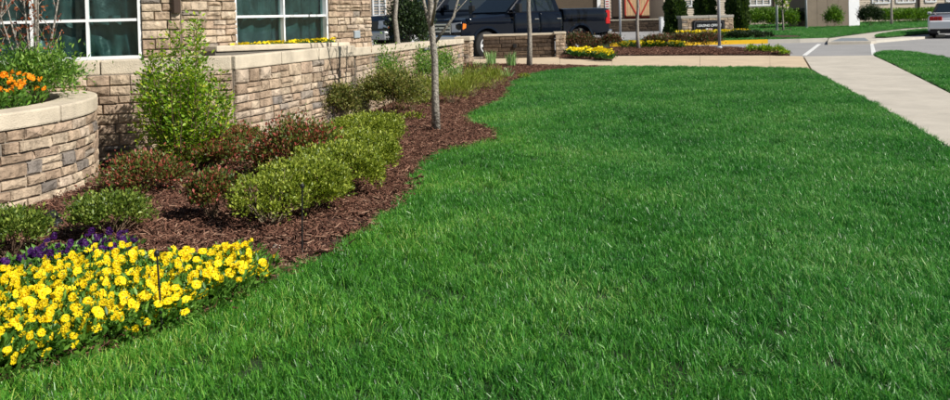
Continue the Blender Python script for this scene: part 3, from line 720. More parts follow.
def suv(label, loc, rz):
    t = thing('parked_suv', label, 'car', loc, rz); t.scale = (1.3, 1.3, 1.3); PA = vmat('dark_blue_paint', (.004, .007, .013), .20, .0, 0, .18)
    prof = [(.86, .40), (.90, .55), (.88, .92), (.70, 1.06), (-.55, 1.14), (-1.0, 1.16), (-3.7, 1.18), (-3.75, .60), (-3.3, .50)]+archpts(-2.85, .36, .44, 162, 18, 10)[::1]+archpts(0, .36, .44, 165, 15, 10)+[(.55, .40)]
    body_loft(prof, sect(.92, .10, .02), .85, .35).build('body', PA, t)
    cab(t, (-3.72, -.60), (-3.45, -1.35), .88, .70, 1.15, 1.78, PA)
    for s in (-1, 1):
        side_glass(t, s, [(-.98, 1.20), (-1.9, 1.20), (-1.9, 1.70), (-1.42, 1.70)], .886, .706, 1.15, 1.78); side_glass(t, s, [(-1.97, 1.20), (-2.75, 1.20), (-2.75, 1.70), (-1.97, 1.70)], .886, .706, 1.15, 1.78)
        wheel(t, 0, s*.80, .36, .24, .21); wheel(t, -2.85, s*.80, .36, .24, .21)
        quadpanel(t, 'headlight', [(.905, s*.44, .72), (.86, s*.88, .74), (.78, s*.88, .95), (.88, s*.44, .93)][::s], LENS, .03)
        quadpanel(t, 'turn_signal', [(.87, s*.885, .73), (.66, s*.925, .76), (.60, s*.925, .93), (.80, s*.885, .94)][::s], AMBER, .014)
        b = MB(); b.box((-.95, s*1.0, 1.26), (.10, .18, .16)); b.build('side_mirror', PA, t, bevel=.02)
        b = MB(); b.box((-3.72, s*.80, 1.0), (.08, .16, .34)); b.build('tail_light', RED, t, bevel=.02)
    b = MB(); b.box((.91, 0, .82), (.04, .82, .20)); b.build('grille', BLACKM, t)
    b = MB(); b.box((.90, 0, .54), (.20, 1.80, .24)); b.build('front_bumper', mat('silver_paint', (.46, .47, .48), .3, .03, 2, metal=.5), t, bevel=.05, seg=2)
    quadpanel(t, 'windshield', [(-.63, -.80, 1.18), (-.63, .80, 1.18), (-1.31, .64, 1.73), (-1.31, -.64, 1.73)], TINT, .012)
    return t
cn = D(391, 26, 28.0); s0 = Vector((cn.x, cn.y, -.02))-hd*.80*1.3-nearn*.92*1.3
suv('dark blue car with clear headlight half hidden behind the evergreen bush', s0, rzt)

def coupe(label, loc, rz):
    t = thing('parked_coupe', label, 'car', loc, rz); PA = vmat('silver_car_paint', (.82, .83, .85), .35, .5, .0, .5)
    prof = [(.85, .30), (.88, .62), (.70, .80), (-.60, .92), (-.9, .94), (-3.1, .97), (-3.50, .985), (-3.66, .95), (-3.73, .80), (-3.75, .62), (-3.66, .34), (-3.2, .28)]+archpts(-2.72, .33, .40, 165, 15, 10)+archpts(0, .33, .40, 165, 15, 10)+[(.5, .28)]
    body_loft(prof, [(-.94, .16, .045), (-.90, .07, .022), (-.76, .02, .006), (0, -.02, 0), (.76, .02, .006), (.90, .07, .022), (.94, .16, .045)], .55, .45).build('body', PA, t)
    b = MB(); b.box((-3.70, 0, .56), (.20, 1.80, .34)); b.build('rear_bumper', PA, t, bevel=.07, seg=3)
    cab(t, (-3.30, -.75), (-2.50, -1.50), .84, .64, .95, 1.44, mat('black_roof', (.012, .012, .013), .6), 'roof')
    for s in (-1, 1):
        side_glass(t, s, [(-1.1, 1.0), (-2.5, 1.0), (-2.25, 1.32), (-1.55, 1.32)], .806, .606, .95, 1.38)
        wheel(t, 0, s*.80, .33, .23, .22); wheel(t, -2.72, s*.80, .33, .23, .22)
        for k in range(3):
            b = MB(); b.box((-3.735, s*(.80-.15*k), .80), (.05, .14, .19)); b.build('tail_light', RED, t, bevel=.012)
        b = MB(); b.box((-1.0, s*.98, 1.02), (.10, .16, .11)); b.build('side_mirror', PA, t, bevel=.02)
        b = MB(); b.tube([(-3.60, s*.55, .27), (-3.78, s*.55, .27)], .045, 10); b.build('exhaust_pipe', CHROME, t)
    b = MB(); b.box((-3.60, 0, 1.04), (.20, 1.50, .025)); b.box((-3.58, .66, 1.0), (.12, .05, .08)); b.box((-3.58, -.66, 1.0), (.12, .05, .08)); b.build('spoiler', PA, t, bevel=.008)
    b = MB(); b.box((-3.70, 0, .33), (.14, 1.72, .24)); b.build('rear_valance', BLACKM, t, bevel=.02)
    b = MB(); b.box((-3.75, 0, .62), (.02, .36, .16)); b.build('number_plate', mat('plate_white', (.6, .6, .6)), t)
    quadpanel(t, 'rear_window', [(-3.25, .70, 1.0), (-3.25, -.70, 1.0), (-2.56, -.54, 1.40), (-2.56, .54, 1.40)], TINT, .012)
    quadpanel(t, 'windshield', [(-.78, -.70, .98), (-.78, .70, .98), (-1.50, .54, 1.34), (-1.50, -.54, 1.34)], TINT, .012)
    return t
mc = D(927.5, 22, 32.6); hm = Vector((.53, .85, 0)).normalized(); ln = Vector((-hm.y, hm.x, 0))
coupe('silver coupe seen from behind at the right edge', Vector((mc.x, mc.y, -.10))+hm*3.74-ln*.94, math.atan2(hm.y, hm.x))

# ------------------------------------------------------------------ low brown wall, sign, far buildings
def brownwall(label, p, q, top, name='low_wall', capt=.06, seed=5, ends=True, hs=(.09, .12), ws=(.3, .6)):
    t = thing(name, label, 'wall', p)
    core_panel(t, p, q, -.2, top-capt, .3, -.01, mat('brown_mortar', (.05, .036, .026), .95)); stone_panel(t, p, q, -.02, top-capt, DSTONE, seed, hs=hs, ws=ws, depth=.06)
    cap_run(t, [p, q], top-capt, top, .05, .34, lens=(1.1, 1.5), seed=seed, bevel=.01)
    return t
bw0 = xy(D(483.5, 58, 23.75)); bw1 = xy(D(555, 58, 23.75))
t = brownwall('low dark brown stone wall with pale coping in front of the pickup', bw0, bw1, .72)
b = MB(); c = bw0+(bw1-bw0)*.44-bw0; b.box((c.x, -.055, .36), (.10, .03, .12)); b.build('outlet_box', BLACKM, t, bevel=.008)
pe = bw1+Vector((.02, -.08, 0)); t = thing('end_pillar', 'short pale stone pillar at the right end of the low brown wall', 'pillar', pe)
b = MB(); b.box((.13, .14, .33), (.22, .24, .72)); b.build('backing', MORTAR, t)
stone_panel(t, pe, pe+Vector((.26, 0, 0)), -.02, .68, seed=61, hs=(.09, .13), ws=(.1, .2)); stone_panel(t, pe+Vector((.26, 0, 0)), pe+Vector((.26, .28, 0)), -.02, .68, seed=62, hs=(.09, .13), ws=(.1, .2))
b = MB(); b.box((.13, .14, .715), (.36, .38, .07)); b.build('coping', CAPM, t, bevel=.01)

# monument sign
sL = D(681.5, 16, 36.0); sR = D(732.5, 16, 36.2); SZ = 1.06
t = thing('monument_sign', 'low stone monument sign with black lettered panel behind yellow flowers', 'sign', xy(sL))
pL, pR = xy(sL), xy(sR); core_panel(t, pL, pR, -.05, SZ-.12, .5); stone_panel(t, pL, pR, 0, SZ-.12, seed=71, hs=(.09, .14), ws=(.18, .4))
stone_panel(t, pR, pR+Vector((0, .5, 0)), 0, SZ-.12, seed=72, hs=(.09, .14), ws=(.18, .4))
cap_run(t, [pL-Vector((.05, 0, 0)), pR+Vector((.05, 0, 0))], SZ-.12, SZ, .05, .55, lens=(1.2, 1.4), seed=9, m=mat('grey_cap', (.36, .34, .30), .9, .1, 4))
dS = (pR-pL).normalized(); angS = math.atan2(dS.y, dS.x); LS = (pR-pL).length; nS = Vector((dS.y, -dS.x, 0))
def son(x, z, o_): q = dS*x+nS*o_; return (q.x, q.y, z)
b = MB(); b.box(son(LS*.52, .56, .065), (LS*.62, .05, .54), angS); pn = b.build('sign_panel', mat('black_sign', (.004, .005, .008), .6, spec=.2), t, bevel=.01)
def rim_poly(x0, x1, z0, z1, r, th):
    o1, o2 = [], []
    for cx, cz, a in ((x1-r, z1-r, 0), (x0+r, z1-r, 90), (x0+r, z0+r, 180), (x1-r, z0+r, 270)):
        for k in range(5):
            g_ = math.radians(a+k*22.5); o1.append((cx+r*math.cos(g_), cz+r*math.sin(g_))); o2.append((cx+(r-th)*math.cos(g_), cz+(r-th)*math.sin(g_)))
    return o1, o2
o1, o2 = rim_poly(LS*.235, LS*.805, .33, .79, .10, .009); b = MB(); n = len(o1)
v = [son(x, z, .100) for x, z in o1]+[son(x, z, .100) for x, z in o2]+[son(x, z, .092) for x, z in o1]+[son(x, z, .092) for x, z in o2]
ff = []
for i in range(n): j = (i+1) % n; ff += [(i, j, n+j, n+i), (2*n+i, 2*n+j, j, i), (n+i, n+j, 3*n+j, 3*n+i)]
b.add(v, ff); LETT = mat('sign_white', (.80, .82, .84), .5, .02); b.build('sign_border', mat('sign_grey', (.22, .24, .26), .5), pn)
def text(txt, size, loc, rz, m, parent, name='lettering'):
    cu = bpy.data.curves.new('txt', 'FONT'); cu.body = txt; cu.size = size; cu.align_x = 'CENTER'; cu.align_y = 'CENTER'; cu.extrude = .006; cu.shear = .2; cu.offset = .002
    o = bpy.data.objects.new('txt', cu); COL.objects.link(o); bpy.context.view_layer.update()
    me = bpy.data.meshes.new_from_object(o.evaluated_get(bpy.context.evaluated_depsgraph_get())); bpy.data.objects.remove(o)
    me.materials.clear(); me.materials.append(m)
    return link(name, me, parent, loc, (math.pi/2, 0, rz))
text('LEASING OFFICE', .152, son(LS*.52, .60, .098), angS, LETT, pn)
b = MB(); b.box(son(LS*.475, .425, .096), (.09, .012, .11), angS); b.build('logo_mark', LETT, pn)
b = MB(); b.box(son(LS*.545, .425, .096), (.19, .012, .085), angS); b.build('logo_word', mat('logo_pink', (.62, .42, .44), .5), pn)

# far buildings
SIDING = mat('tan_siding', (.50, .41, .32), .85, .05, 1.5); SIDEP = mat('pale_siding', (.56, .48, .38), .85, .05, 1.5)
def siding_wall(parent, p, q, z0, z1, m, lap=.16):
    d = (q-p).normalized(); n = Vector((d.y, -d.x, 0)); b = MB(); z = z0; r0 = parent.location
    while z < z1-.01:
        zt = min(z+lap, z1); v = []
        for s in (p, q):
            for o_, zz in ((.03, z), (.0, zt), (-.15, zt), (-.15, z)): u = s+n*o_-r0; v.append((u.x, u.y, zz))
        b.add(v, [(0, 1, 2, 3), (7, 6, 5, 4), (0, 4, 5, 1), (1, 5, 6, 2), (2, 6, 7, 3), (3, 7, 4, 0)]); z = zt
    o = b.build('wall', m, parent); return o
def far_window(parent, p, q, x0, x1, z0, z1, cols=2):
    d = (q-p).normalized(); n = Vector((d.y, -d.x, 0)); a = math.atan2(d.y, d.x); r0 = parent.location; b = MB()
    def bx(xa, xb, za, zb, o_, dep, mb): c = p+d*((xa+xb)/2)+n*o_-r0; mb.box((c.x, c.y, (za+zb)/2), (xb-xa, dep, zb-za), a)
    bx(x0-.10, x0, z0-.1, z1+.1, .04, .08, b); bx(x1, x1+.10, z0-.1, z1+.1, .04, .08, b); bx(x0, x1, z0-.12, z0, .045, .10, b); bx(x0, x1, z1, z1+.12, .045, .10, b)
    cwid = (x1-x0)/cols
    for i in range(1, cols): bx(x0+cwid*i-.04, x0+cwid*i+.04, z0, z1, .04, .06, b)
    bx(x0, x1, (z0+z1)/2-.03, (z0+z1)/2+.03, .035, .05, b)
    w_ = b.build('window', WHITEF, parent); g_ = MB(); bx(x0, x1, z0, z1, .005, .03, g_); g_.build('pane', mat('far_pane', (.16, .19, .21), .15, .3, 1.2, spec=.6), w_)
def at_px(p, q, px, py=10):
    """distance along p-q where the sight line of a column meets it"""
    r = ray(px, py); d = q-p; L = d.length; d = d/L
    A_ = np.array([[d.x, -r[0]], [d.y, -r[1]]]); s = np.linalg.solve(A_, np.array([-p.x, -p.y])); return s[0]
H0, H1 = xy(D(752-130, 10, 66)), xy(D(985, 5, 66))
H0 = xy(D(664, 12, 66))
t = thing('siding_house', 'long beige lap siding building behind the hedges on the right', 'building', H0)
siding_wall(t, H0, H1, -.1, 5.8, SIDEP)
for a, c_, za, zb, k in ((685, 698, 1.75, 3.3, 2), (743.5, 769.5, 1.68, 3.3, 4), (873, 889, 1.62, 3.2, 3), (897, 914, 1.62, 3.2, 3), (926, 935, 1.62, 3.2, 2), (947, 965, 1.62, 3.2, 3), (800, 806, 1.7, 3.2, 1)):
    far_window(t, H0, H1, at_px(H0, H1, a), at_px(H0, H1, c_), za, zb, k)
d_ = (H1-H0)
for px in (773.5, 918.5):
    s = at_px(H0, H1, px); c = d_.normalized()*s; b = MB(); b.tube([(c.x, c.y-.1, -.05), (c.x, c.y-.1, 5.7)], .09, 8); b.build('downpipe', MATS['brown_metal'], t)
for px, py in ((756, 11), (885, 7)):
    s = at_px(H0, H1, px); c = d_.normalized()*s; b = MB(); b.box((c.x, c.y-.06, 1.05), (.22, .1, .18)); b.build('wall_vent', mat('vent_brown', (.25, .2, .15), .7), t)
b = MB(); b.prism([(-.6, -.6), (d_.x+.6, -.6), (d_.x+.6, 7), (-.6, 7)], 5.8, 6.1); b.build('roof', mat('roof_brown', (.10, .08, .07), .9), t)
b = MB(); b.prism([(0.2, .16), (d_.x-.2, .16), (d_.x-.2, 6.4), (.2, 6.4)], -.1, 5.79); b.build('inner_wall', SIDEP, t)
# carriage house with red braced doors
C0, C1 = xy(D(599, 13, 76)), xy(D(672, 12, 76))
t = thing('carriage_house', 'tan building with red braced wooden doors beyond the pickup', 'building', C0)
siding_wall(t, C0, C1, -.1, 5.6, SIDING, .3)
dC = (C1-C0).normalized()
def cbox(parent, name, xa, xb, za, zb, o_, dep, m, rot=0):
    b = MB(); hx, hz = (xb-xa)/2, (zb-za)/2; v = []
    for y in (-o_-dep, -o_):
        for x, z in ((-hx, -hz), (hx, -hz), (hx, hz), (-hx, hz)):
            X = (xa+xb)/2+x*math.cos(rot)-z*math.sin(rot); Z = (za+zb)/2+x*math.sin(rot)+z*math.cos(rot); v.append((X*dC.x, y+X*dC.y, Z))
    b.add(v, [(0, 1, 2, 3), (7, 6, 5, 4), (0, 4, 5, 1), (1, 5, 6, 2), (2, 6, 7, 3), (3, 7, 4, 0)]); return b.build(name, m, parent)
REDW = mat('red_wood', (.50, .045, .03), .7, .1); PINE = mat('pale_plank', (.62, .42, .24), .8, .12, 2)
sx = lambda px: at_px(C0, C1, px)
for a, c_ in ((624.5, 638.3), (638.7, 652.5)):
    xa, xb = sx(a), sx(c_); dr_ = cbox(t, 'door', xa, xb, .75, 3.2, .04, .06, PINE)
    k = 5; wd = (xb-xa)/k
    for i in range(k): cbox(dr_, 'plank', xa+wd*i+.01, xa+wd*(i+1)-.01, .78, 3.18, .102, .02, PINE)
    for (x0, x1, z0, z1, r_) in ((xa, xa+.12, .75, 3.2, 0), (xb-.12, xb, .75, 3.2, 0), (xa+.121, xb-.121, .75, .9, 0), (xa+.121, xb-.121, 3.05, 3.2, 0)): cbox(dr_, 'door_rail', x0, x1, z0, z1, .123, .03, REDW, r_)
    xm = (xa+xb)/2; s_ = 1 if a < 630 else -1
    cbox(dr_, 'door_brace', xm-.065, xm+.065, .80, 3.15, .125, .026, REDW, math.atan2(.9*(xb-xa), 2.3)*s_)
cbox(t, 'door', sx(612.5), sx(619), .4, 3.2, .04, .05, mat('dark_door', (.06, .04, .028), .6))
far_window(t, C0, C1, sx(660), sx(665), 1.9, 3.3, 1)
b = MB(); L_ = (C1-C0).length; b.prism([(-.4, -.5), (L_+.0, -.5), (L_, 7), (-.4, 7)], 5.6, 5.9); b.build('roof', MATS['roof_brown'], t)
b = MB(); b.prism([(0.2, .16), (L_-.2, .16), (L_-.2, 6.4), (.2, 6.4)], -.1, 5.59); b.build('inner_wall', SIDING, t)
sg = cbox(t, 'wall_sign', sx(605), sx(609.5), 1.75, 2.7, .05, .03, WHITEF)
for k in range(3): cbox(sg, 'sign_bar', sx(605.7), sx(608.8), 1.88+.24*k, 1.98+.24*k, .081, .01, REDW)
# dark open garage
K0, K1 = xy(D(540, 14, 70)), xy(D(597, 13, 70)); t = thing('dark_garage', 'dark brown garage building behind the pickup bed', 'building', K0)
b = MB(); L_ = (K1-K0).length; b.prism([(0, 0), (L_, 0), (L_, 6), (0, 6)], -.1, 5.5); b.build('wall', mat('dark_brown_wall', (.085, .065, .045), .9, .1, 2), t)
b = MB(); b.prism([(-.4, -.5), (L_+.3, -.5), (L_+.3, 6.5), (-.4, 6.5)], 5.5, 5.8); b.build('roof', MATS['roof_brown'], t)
b = MB(); b.box((L_+.16, -.1, 2.7), (.3, .2, 5.6)); b.build('corner_post', WHITEF, t)
W0, W1 = xy(D(300, 10, 62)), xy(D(538, 10, 62)); t = thing('apartment_block', 'beige apartment block far behind the parked dark car', 'building', W0)
siding_wall(t, W0, W1, -.1, 6.5, SIDING, .2)
for px in (330, 352, 374, 396, 420, 446, 470, 500, 522): far_window(t, W0, W1, at_px(W0, W1, px), at_px(W0, W1, px+11), 1.6, 3.1, 2)
L_ = (W1-W0).length; b = MB(); b.prism([(-.5, -.5), (L_+.2, -.5), (L_+.2, 8), (-.5, 8)], 6.5, 6.8); b.build('roof', MATS['roof_brown'], t)
b = MB(); b.prism([(0.2, .16), (L_-.2, .16), (L_-.2, 7.4), (.2, 7.4)], -.1, 6.49); b.build('inner_wall', SIDING, t)
# far low brown wall and white box by it
b0 = xy(D(600, 28, 58)); b1 = xy(D(660.5, 27, 57)); brownwall('long dark brown low wall below the red braced doors', b0, b1, .80, seed=82, capt=.08, hs=(.12, .16), ws=(.5, .9))
c = D(664.5, 26, 54); t = thing('white_cabinet', 'plain white cabinet at the end of the far brown wall', 'cabinet', xy(c, -.1))
b = MB(); b.box((0, 0, .50), (.62, .5, 1.0)); b.build('housing', WHITEF, t, bevel=.02); b = MB(); b.box((0, 0, 1.02), (.66, .54, .04)); b.build('lid', mat('pale_lid', (.7, .7, .68), .5), t, bevel=.008)
# rubbish enclosure
E0, E1 = xy(D(806.5, 28, 51.5)), xy(D(848.5, 27, 51.5)); t = thing('bin_enclosure', 'tall taupe bin enclosure with white side wall beyond the crossing', 'enclosure', E0)
b = MB(); L_ = (E1-E0).length
for i in range(4): b = MB(); b.box((L_*(i+.5)/4, 0, 1.25), (L_/4-.015, .12, 2.6)); b.build('panel', mat('taupe_panel', (.245, .20, .15), .9, .12, 1.5), t)
b = MB(); b.prism([(L_+.005, -.07), (L_+.85, .25), (L_+.85, 3), (L_+.005, 3)], -.05, 2.6); b.build('side_wall', mat('white_render', (.66, .67, .69), .8, .05, 2), t)
b = MB(); b.box((L_/2, 1.6, 1.2), (L_-.1, 2.8, 2.4)); b.build('inner_wall', MATS['taupe_panel'], t)

# ------------------------------------------------------------------ plants
GR = leafmat('boxwood_leaf', [(0, (.040, .080, .012)), (.5, (.120, .185, .025)), (1, (.30, .37, .070))], .4, .30)
GRL = leafmat('hedge_leaf', [(0, (.066, .105, .013)), (.5, (.205, .270, .028)), (1, (.45, .50, .085))], .4, .32)
RDL = leafmat('red_green_leaf', [(0, (.040, .072, .014)), (.40, (.115, .165, .030)), (.60, (.21, .19, .050)), (.72, (.22, .062, .036)), (1, (.38, .088, .062))], .45, .28)
DKR = leafmat('dark_red_leaf', [(0, (.030, .050, .014)), (.45, (.075, .100, .024)), (.7, (.15, .060, .035)), (1, (.26, .085, .060))], .45, .22)
TALL = leafmat('fresh_leaf', [(0, (.070, .170, .014)), (.5, (.185, .33, .022)), (.85, (.34, .48, .045)), (1, (.58, .58, .07))], .38, .35)
OLV = leafmat('olive_leaf', [(0, (.060, .085, .016)), (.5, (.155, .180, .034)), (.85, (.27, .27, .070)), (1, (.30, .21, .090))], .5, .28)
FERN = leafmat('nandina_leaf', [(0, (.045, .120, .020)), (.5, (.120, .25, .035)), (1, (.28, .43, .075))], .4, .32)
EVG = leafmat('evergreen_leaf', [(0, (0.010, 0.024, 0.007)), (.6, (0.024, 0.050, 0.014)), (1, (0.060, 0.102, 0.024))], .5, .12)
ARB = leafmat('arborvitae_leaf', [(0, (0.018, 0.045, 0.009)), (.6, (0.048, 0.093, 0.015)), (1, (0.112, 0.173, 0.027))], .6, .15)
HFAR = leafmat('far_hedge_leaf', [(0, (0.045, 0.112, 0.012)), (.6, (0.112, 0.232, 0.024)), (1, (0.240, 0.390, 0.045))], .5, .25)
PANS = leafmat('pansy_leaf', [(0, (0.042, 0.119, 0.017)), (.6, (0.105, 0.238, 0.035)), (1, (0.196, 0.378, 0.056))], .45, .3)
RUST = leafmat('rust_leaf', [(0, (.13, .028, .012)), (.6, (.28, .07, .025)), (1, (.40, .14, .05))], .5, .3)
YGR = leafmat('yellow_green_blade', [(0, (.10, .15, .018)), (.6, (.24, .30, .035)), (1, (.42, .43, .09))], .5, .3)
IRIS = leafmat('iris_blade', [(0, (.14, .28, .07)), (.7, (.30, .48, .17)), (1, (.6, .70, .42))], .45, .3)

sh = shrub
# near bed
sh('small round green shrub cut by the left edge beside the yellow flowers', G(11, 259), .20, .30, GR, 5200, .022, name='boxwood_shrub', lumps=48, spread=.15)
sh('small round green shrub standing just behind the purple flowers', G(112, 239), .235, .30, GR, 6000, .022, name='boxwood_shrub', lumps=54, spread=.15)
sh('low reddish green shrub in front of the shaded stone wall', G(146, 193), .29, .30, RDL, 6200, .025, name='nandina_shrub', spread=.20, lumps=30, twigs=20)
sh('dark reddish shrub at the foot of the tall green shrub', G(208, 171), .30, .32, RDL, 6000, .027, name='nandina_shrub', spread=.20, lumps=30)
sh('small dark red shrub left of the clipped hedge', G(214, 221), .17, .34, RDL, 2800, .025, name='nandina_shrub', spread=.18, lumps=28, twigs=18)
sh('wide dark red shrub between the stone wall and the hedge', G(297, 182), .33, .50, RDL, 8000, .027, name='nandina_shrub', spread=.20, lumps=30, twigs=20)
sh('low dark red shrub sprig left of the wide red shrub', G(256, 176), .15, .24, DKR, 800, .024, name='nandina_shrub', lumps=16, twigs=12)
sh('reddish green shrub at the stone wall corner right of the tall shrub', G(236, 161), .27, .34, RDL, 4600, .027, name='nandina_shrub', spread=.2, lumps=34, twigs=16)
# clipped hedge, plant by plant
hl = ['front twiggy plant of the clipped boxwood hedge nearest the yellow flowers', 'second plant of the clipped boxwood hedge counted from the yellow flowers', 'middle plant of the clipped boxwood hedge',
      'fourth plant of the clipped boxwood hedge counted from the yellow flowers', 'far end plant of the clipped boxwood hedge nearest the tree']
hp = [(271, 226, .24, .31), (306, 214, .28, .34), (337, 196, .31, .355), (357, 177, .32, .36), (366, 154, .36, .36)]
for i, ((px, py, r_, h_), lab) in enumerate(zip(hp, hl)):
    sh(lab, G(px, py), r_, h_, GRL, 3600 if i == 0 else 12000, .022, name='hedge_plant', group='plants of the clipped boxwood hedge', lumps=150, box=.86, spread=.115, shell=.82, twigs=30 if i == 0 else 14, twig=TWIGP if i == 0 else TWIG, tw=.0045 if i == 0 else .0035, cat='hedge plant', rzrot=.3)
# tall upright shrub
def tall_shrub():
    rng = np.random.default_rng(9); rr = random.Random(9)
    t = thing('tall_shrub', 'tall loose light green shrub in front of the stone wall corner', 'shrub', G(185, 172.5)); b = MB(); P = []; A = []
    for i in range(64):
        a = rr.uniform(0, 6.28); u_ = math.sqrt(rr.random()); h = (1.0-.72*u_*rr.uniform(.75, 1.05))*1.56; sp = .02+.31*u_; x0, y0 = .05*math.cos(a), .05*math.sin(a)
        pts = [Vector((x0+sp*math.cos(a)*math.sin(s*1.57)+rr.uniform(-.012, .012), y0+sp*.62*math.sin(a)*math.sin(s*1.57)+rr.uniform(-.012, .012), h*s-.01)) for s in (0, .2, .4, .6, .8, 1)]
        b.tube(pts, [.006, .005, .0045, .0035, .0025, .0012], 5)
        for k in range(int(165*h+24)):
            s = rr.uniform(.14, 1.0)*5; j = min(4, int(s)); p = pts[j].lerp(pts[j+1], s-j); g_ = rr.uniform(0, 6.28); q = rr.uniform(0, .075)
            P.append((p.x+q*math.cos(g_), p.y+q*math.sin(g_), p.z)); A.append((math.cos(g_), math.sin(g_), rr.uniform(.1, 1.3)))
    n = len(P); L = .037*(.45+.9*rng.random(n))
    link('crown', leaf_mesh('crown', np.array(P), np.array(A), rng.normal(size=(n, 3))+np.array([0, 0, .6]), L, L*.52, rng.random(n), TALL), t); b.build('stem', TWIG, t)
tall_shrub()
# middle bed
sh('olive shrub beside the far end of the clipped hedge', G(337, 128), .30, .54, OLV, 7000, .028, name='olive_shrub', lumps=34, spread=.17)
sh('broad olive green shrub left of the nearer tree trunk', G(394, 119), .46, .64, OLV, 12000, .030, name='olive_shrub', lumps=44, spread=.17)
sh('dull olive shrub behind the broad olive shrub against the wall', G(366, 106), .45, .62, OLV, 8000, .030, name='olive_shrub', lumps=34)
def pw(px, d, dx=.0): return xy(D(px, 70, d))
sh('bright green shrub against the garden wall left of the thin trunk', pw(374, 11.2), .42, .84, FERN, 3600, .036, name='leafy_shrub', lumps=34)
sh('bright green shrub against the garden wall between the two trunks', pw(419, 13.2), .44, .76, FERN, 3600, .038, name='leafy_shrub', lumps=34)
sh('green shrub right of the forked trunk near the end pillar', pw(440, 14.8), .34, .66, FERN, 2200, .038, name='leafy_shrub', lumps=26)

def blades(name, label, base, n, h, spread, lean, m, wd=.006, cat='grass clump', seed=1, group=None):
    rng = np.random.default_rng(seed); t = thing(name, label, cat, base, 0, group)
    a = rng.random(n)*6.283; r = spread*np.sqrt(rng.random(n)); H = h*(.55+.45*rng.random(n)); ln = lean*(.3+rng.random(n))
    V = []; F = []; tn = []
    for i in range(n):
        x, y = r[i]*math.cos(a[i]), r[i]*math.sin(a[i]); g_ = a[i]+rng.normal()*.8; dx, dy = math.cos(g_), math.sin(g_); sx_, sy_ = -dy*wd/2, dx*wd/2; k = len(V)
        for s in (0, .4, .75): V += [(x+dx*ln[i]*s*s+sx_*(1-.5*s), y+dy*ln[i]*s*s+sy_*(1-.5*s), H[i]*s), (x+dx*ln[i]*s*s-sx_*(1-.5*s), y+dy*ln[i]*s*s-sy_*(1-.5*s), H[i]*s)]
        V.append((x+dx*ln[i], y+dy*ln[i], H[i]*.97)); F += [(k, k+1, k+3, k+2), (k+2, k+3, k+5, k+4), (k+4, k+5, k+6)]; q = rng.random(); tn += [q]*3
    me = bpy.data.meshes.new('blades'); me.from_pydata(V, [], F); at = me.attributes.new('tint', 'FLOAT', 'FACE'); at.data.foreach_set('value', tn); me.materials.append(m)
    link('blades', me, t); return t
for i, (px, py, n, h, s, lab) in enumerate([(412, 112, 420, .40, .22, 'thin yellow green ornamental grass at the foot of the forked tree'), (452, 104, 520, .42, .30, 'widest yellow green ornamental grass clump right of the forked tree'),
        (474, 97, 420, .44, .28, 'yellow green ornamental grass clump nearest the lawn tongue'), (494, 90, 300, .40, .24, 'farthest yellow green ornamental grass clump by the curving lawn edge'), (432, 100, 320, .40, .24, 'yellow green ornamental grass behind the forked tree trunk')]):
    sh(lab, G(px, py), s*1.05, h*.95, YGR, int(n*4.5), .06, .11, lumps=46, name='ornamental_grass', cat='grass clump', group='ornamental grass clumps in the bed', updir=1.5, spread=.26, twigs=20, tw=.0025, twig=TWIGP)
for i, (px, py, n, h, lab) in enumerate([(492, 65, 60, .42, 'spiky green bulb leaves left of the slim trunk by the walk'), (511.5, 66.5, 60, .42, 'spiky green bulb leaves just beside the slim trunk by the walk'), (455, 81, 60, .40, 'pale variegated iris leaves in front of the garden wall'),
        (480, 73.5, 34, .32, 'small pale iris leaves near the end pillar'), (506, 77, 30, .22, 'low pale green leaves at the lawn corner of the bed')]):
    blades('bulb_leaves', lab, G(px, py), n, h, .13, .12, IRIS, .022, cat='plant', seed=40+i)
for i, (px, py, r_, lab) in enumerate([(412, 121, .11, 'tiny light green seedling left of the forked trunk'), (133, 226, .07, 'tiny green sprout in the mulch beside the round shrub'), (524, 79, .12, 'small pale weed at the lawn edge near the slim trunk')]):
    sh(lab, G(px, py), r_, .12, GRL, 160, .03, lumps=8, twigs=5, name='seedling', cat='plant')
# red sprouts at the wall
sh('brown red shrub by the foot of the end pillar', G(470, 75), .3, .26, DKR, 700, .04, name='nandina_shrub', lumps=14)

# left planter plants
sh('feathery green bush growing in the round raised planter', Vector((-3.56, 6.46, PTOP-.06)), .33, .47, FERN, 4200, .042, .34, name='feathery_bush', lumps=40, updir=.2)
sh('second feathery green bush at the left edge in the raised planter', Vector((-4.0, 6.34, PTOP-.06)), .33, .40, FERN, 3000, .042, .34, name='feathery_bush', lumps=34, updir=.2)

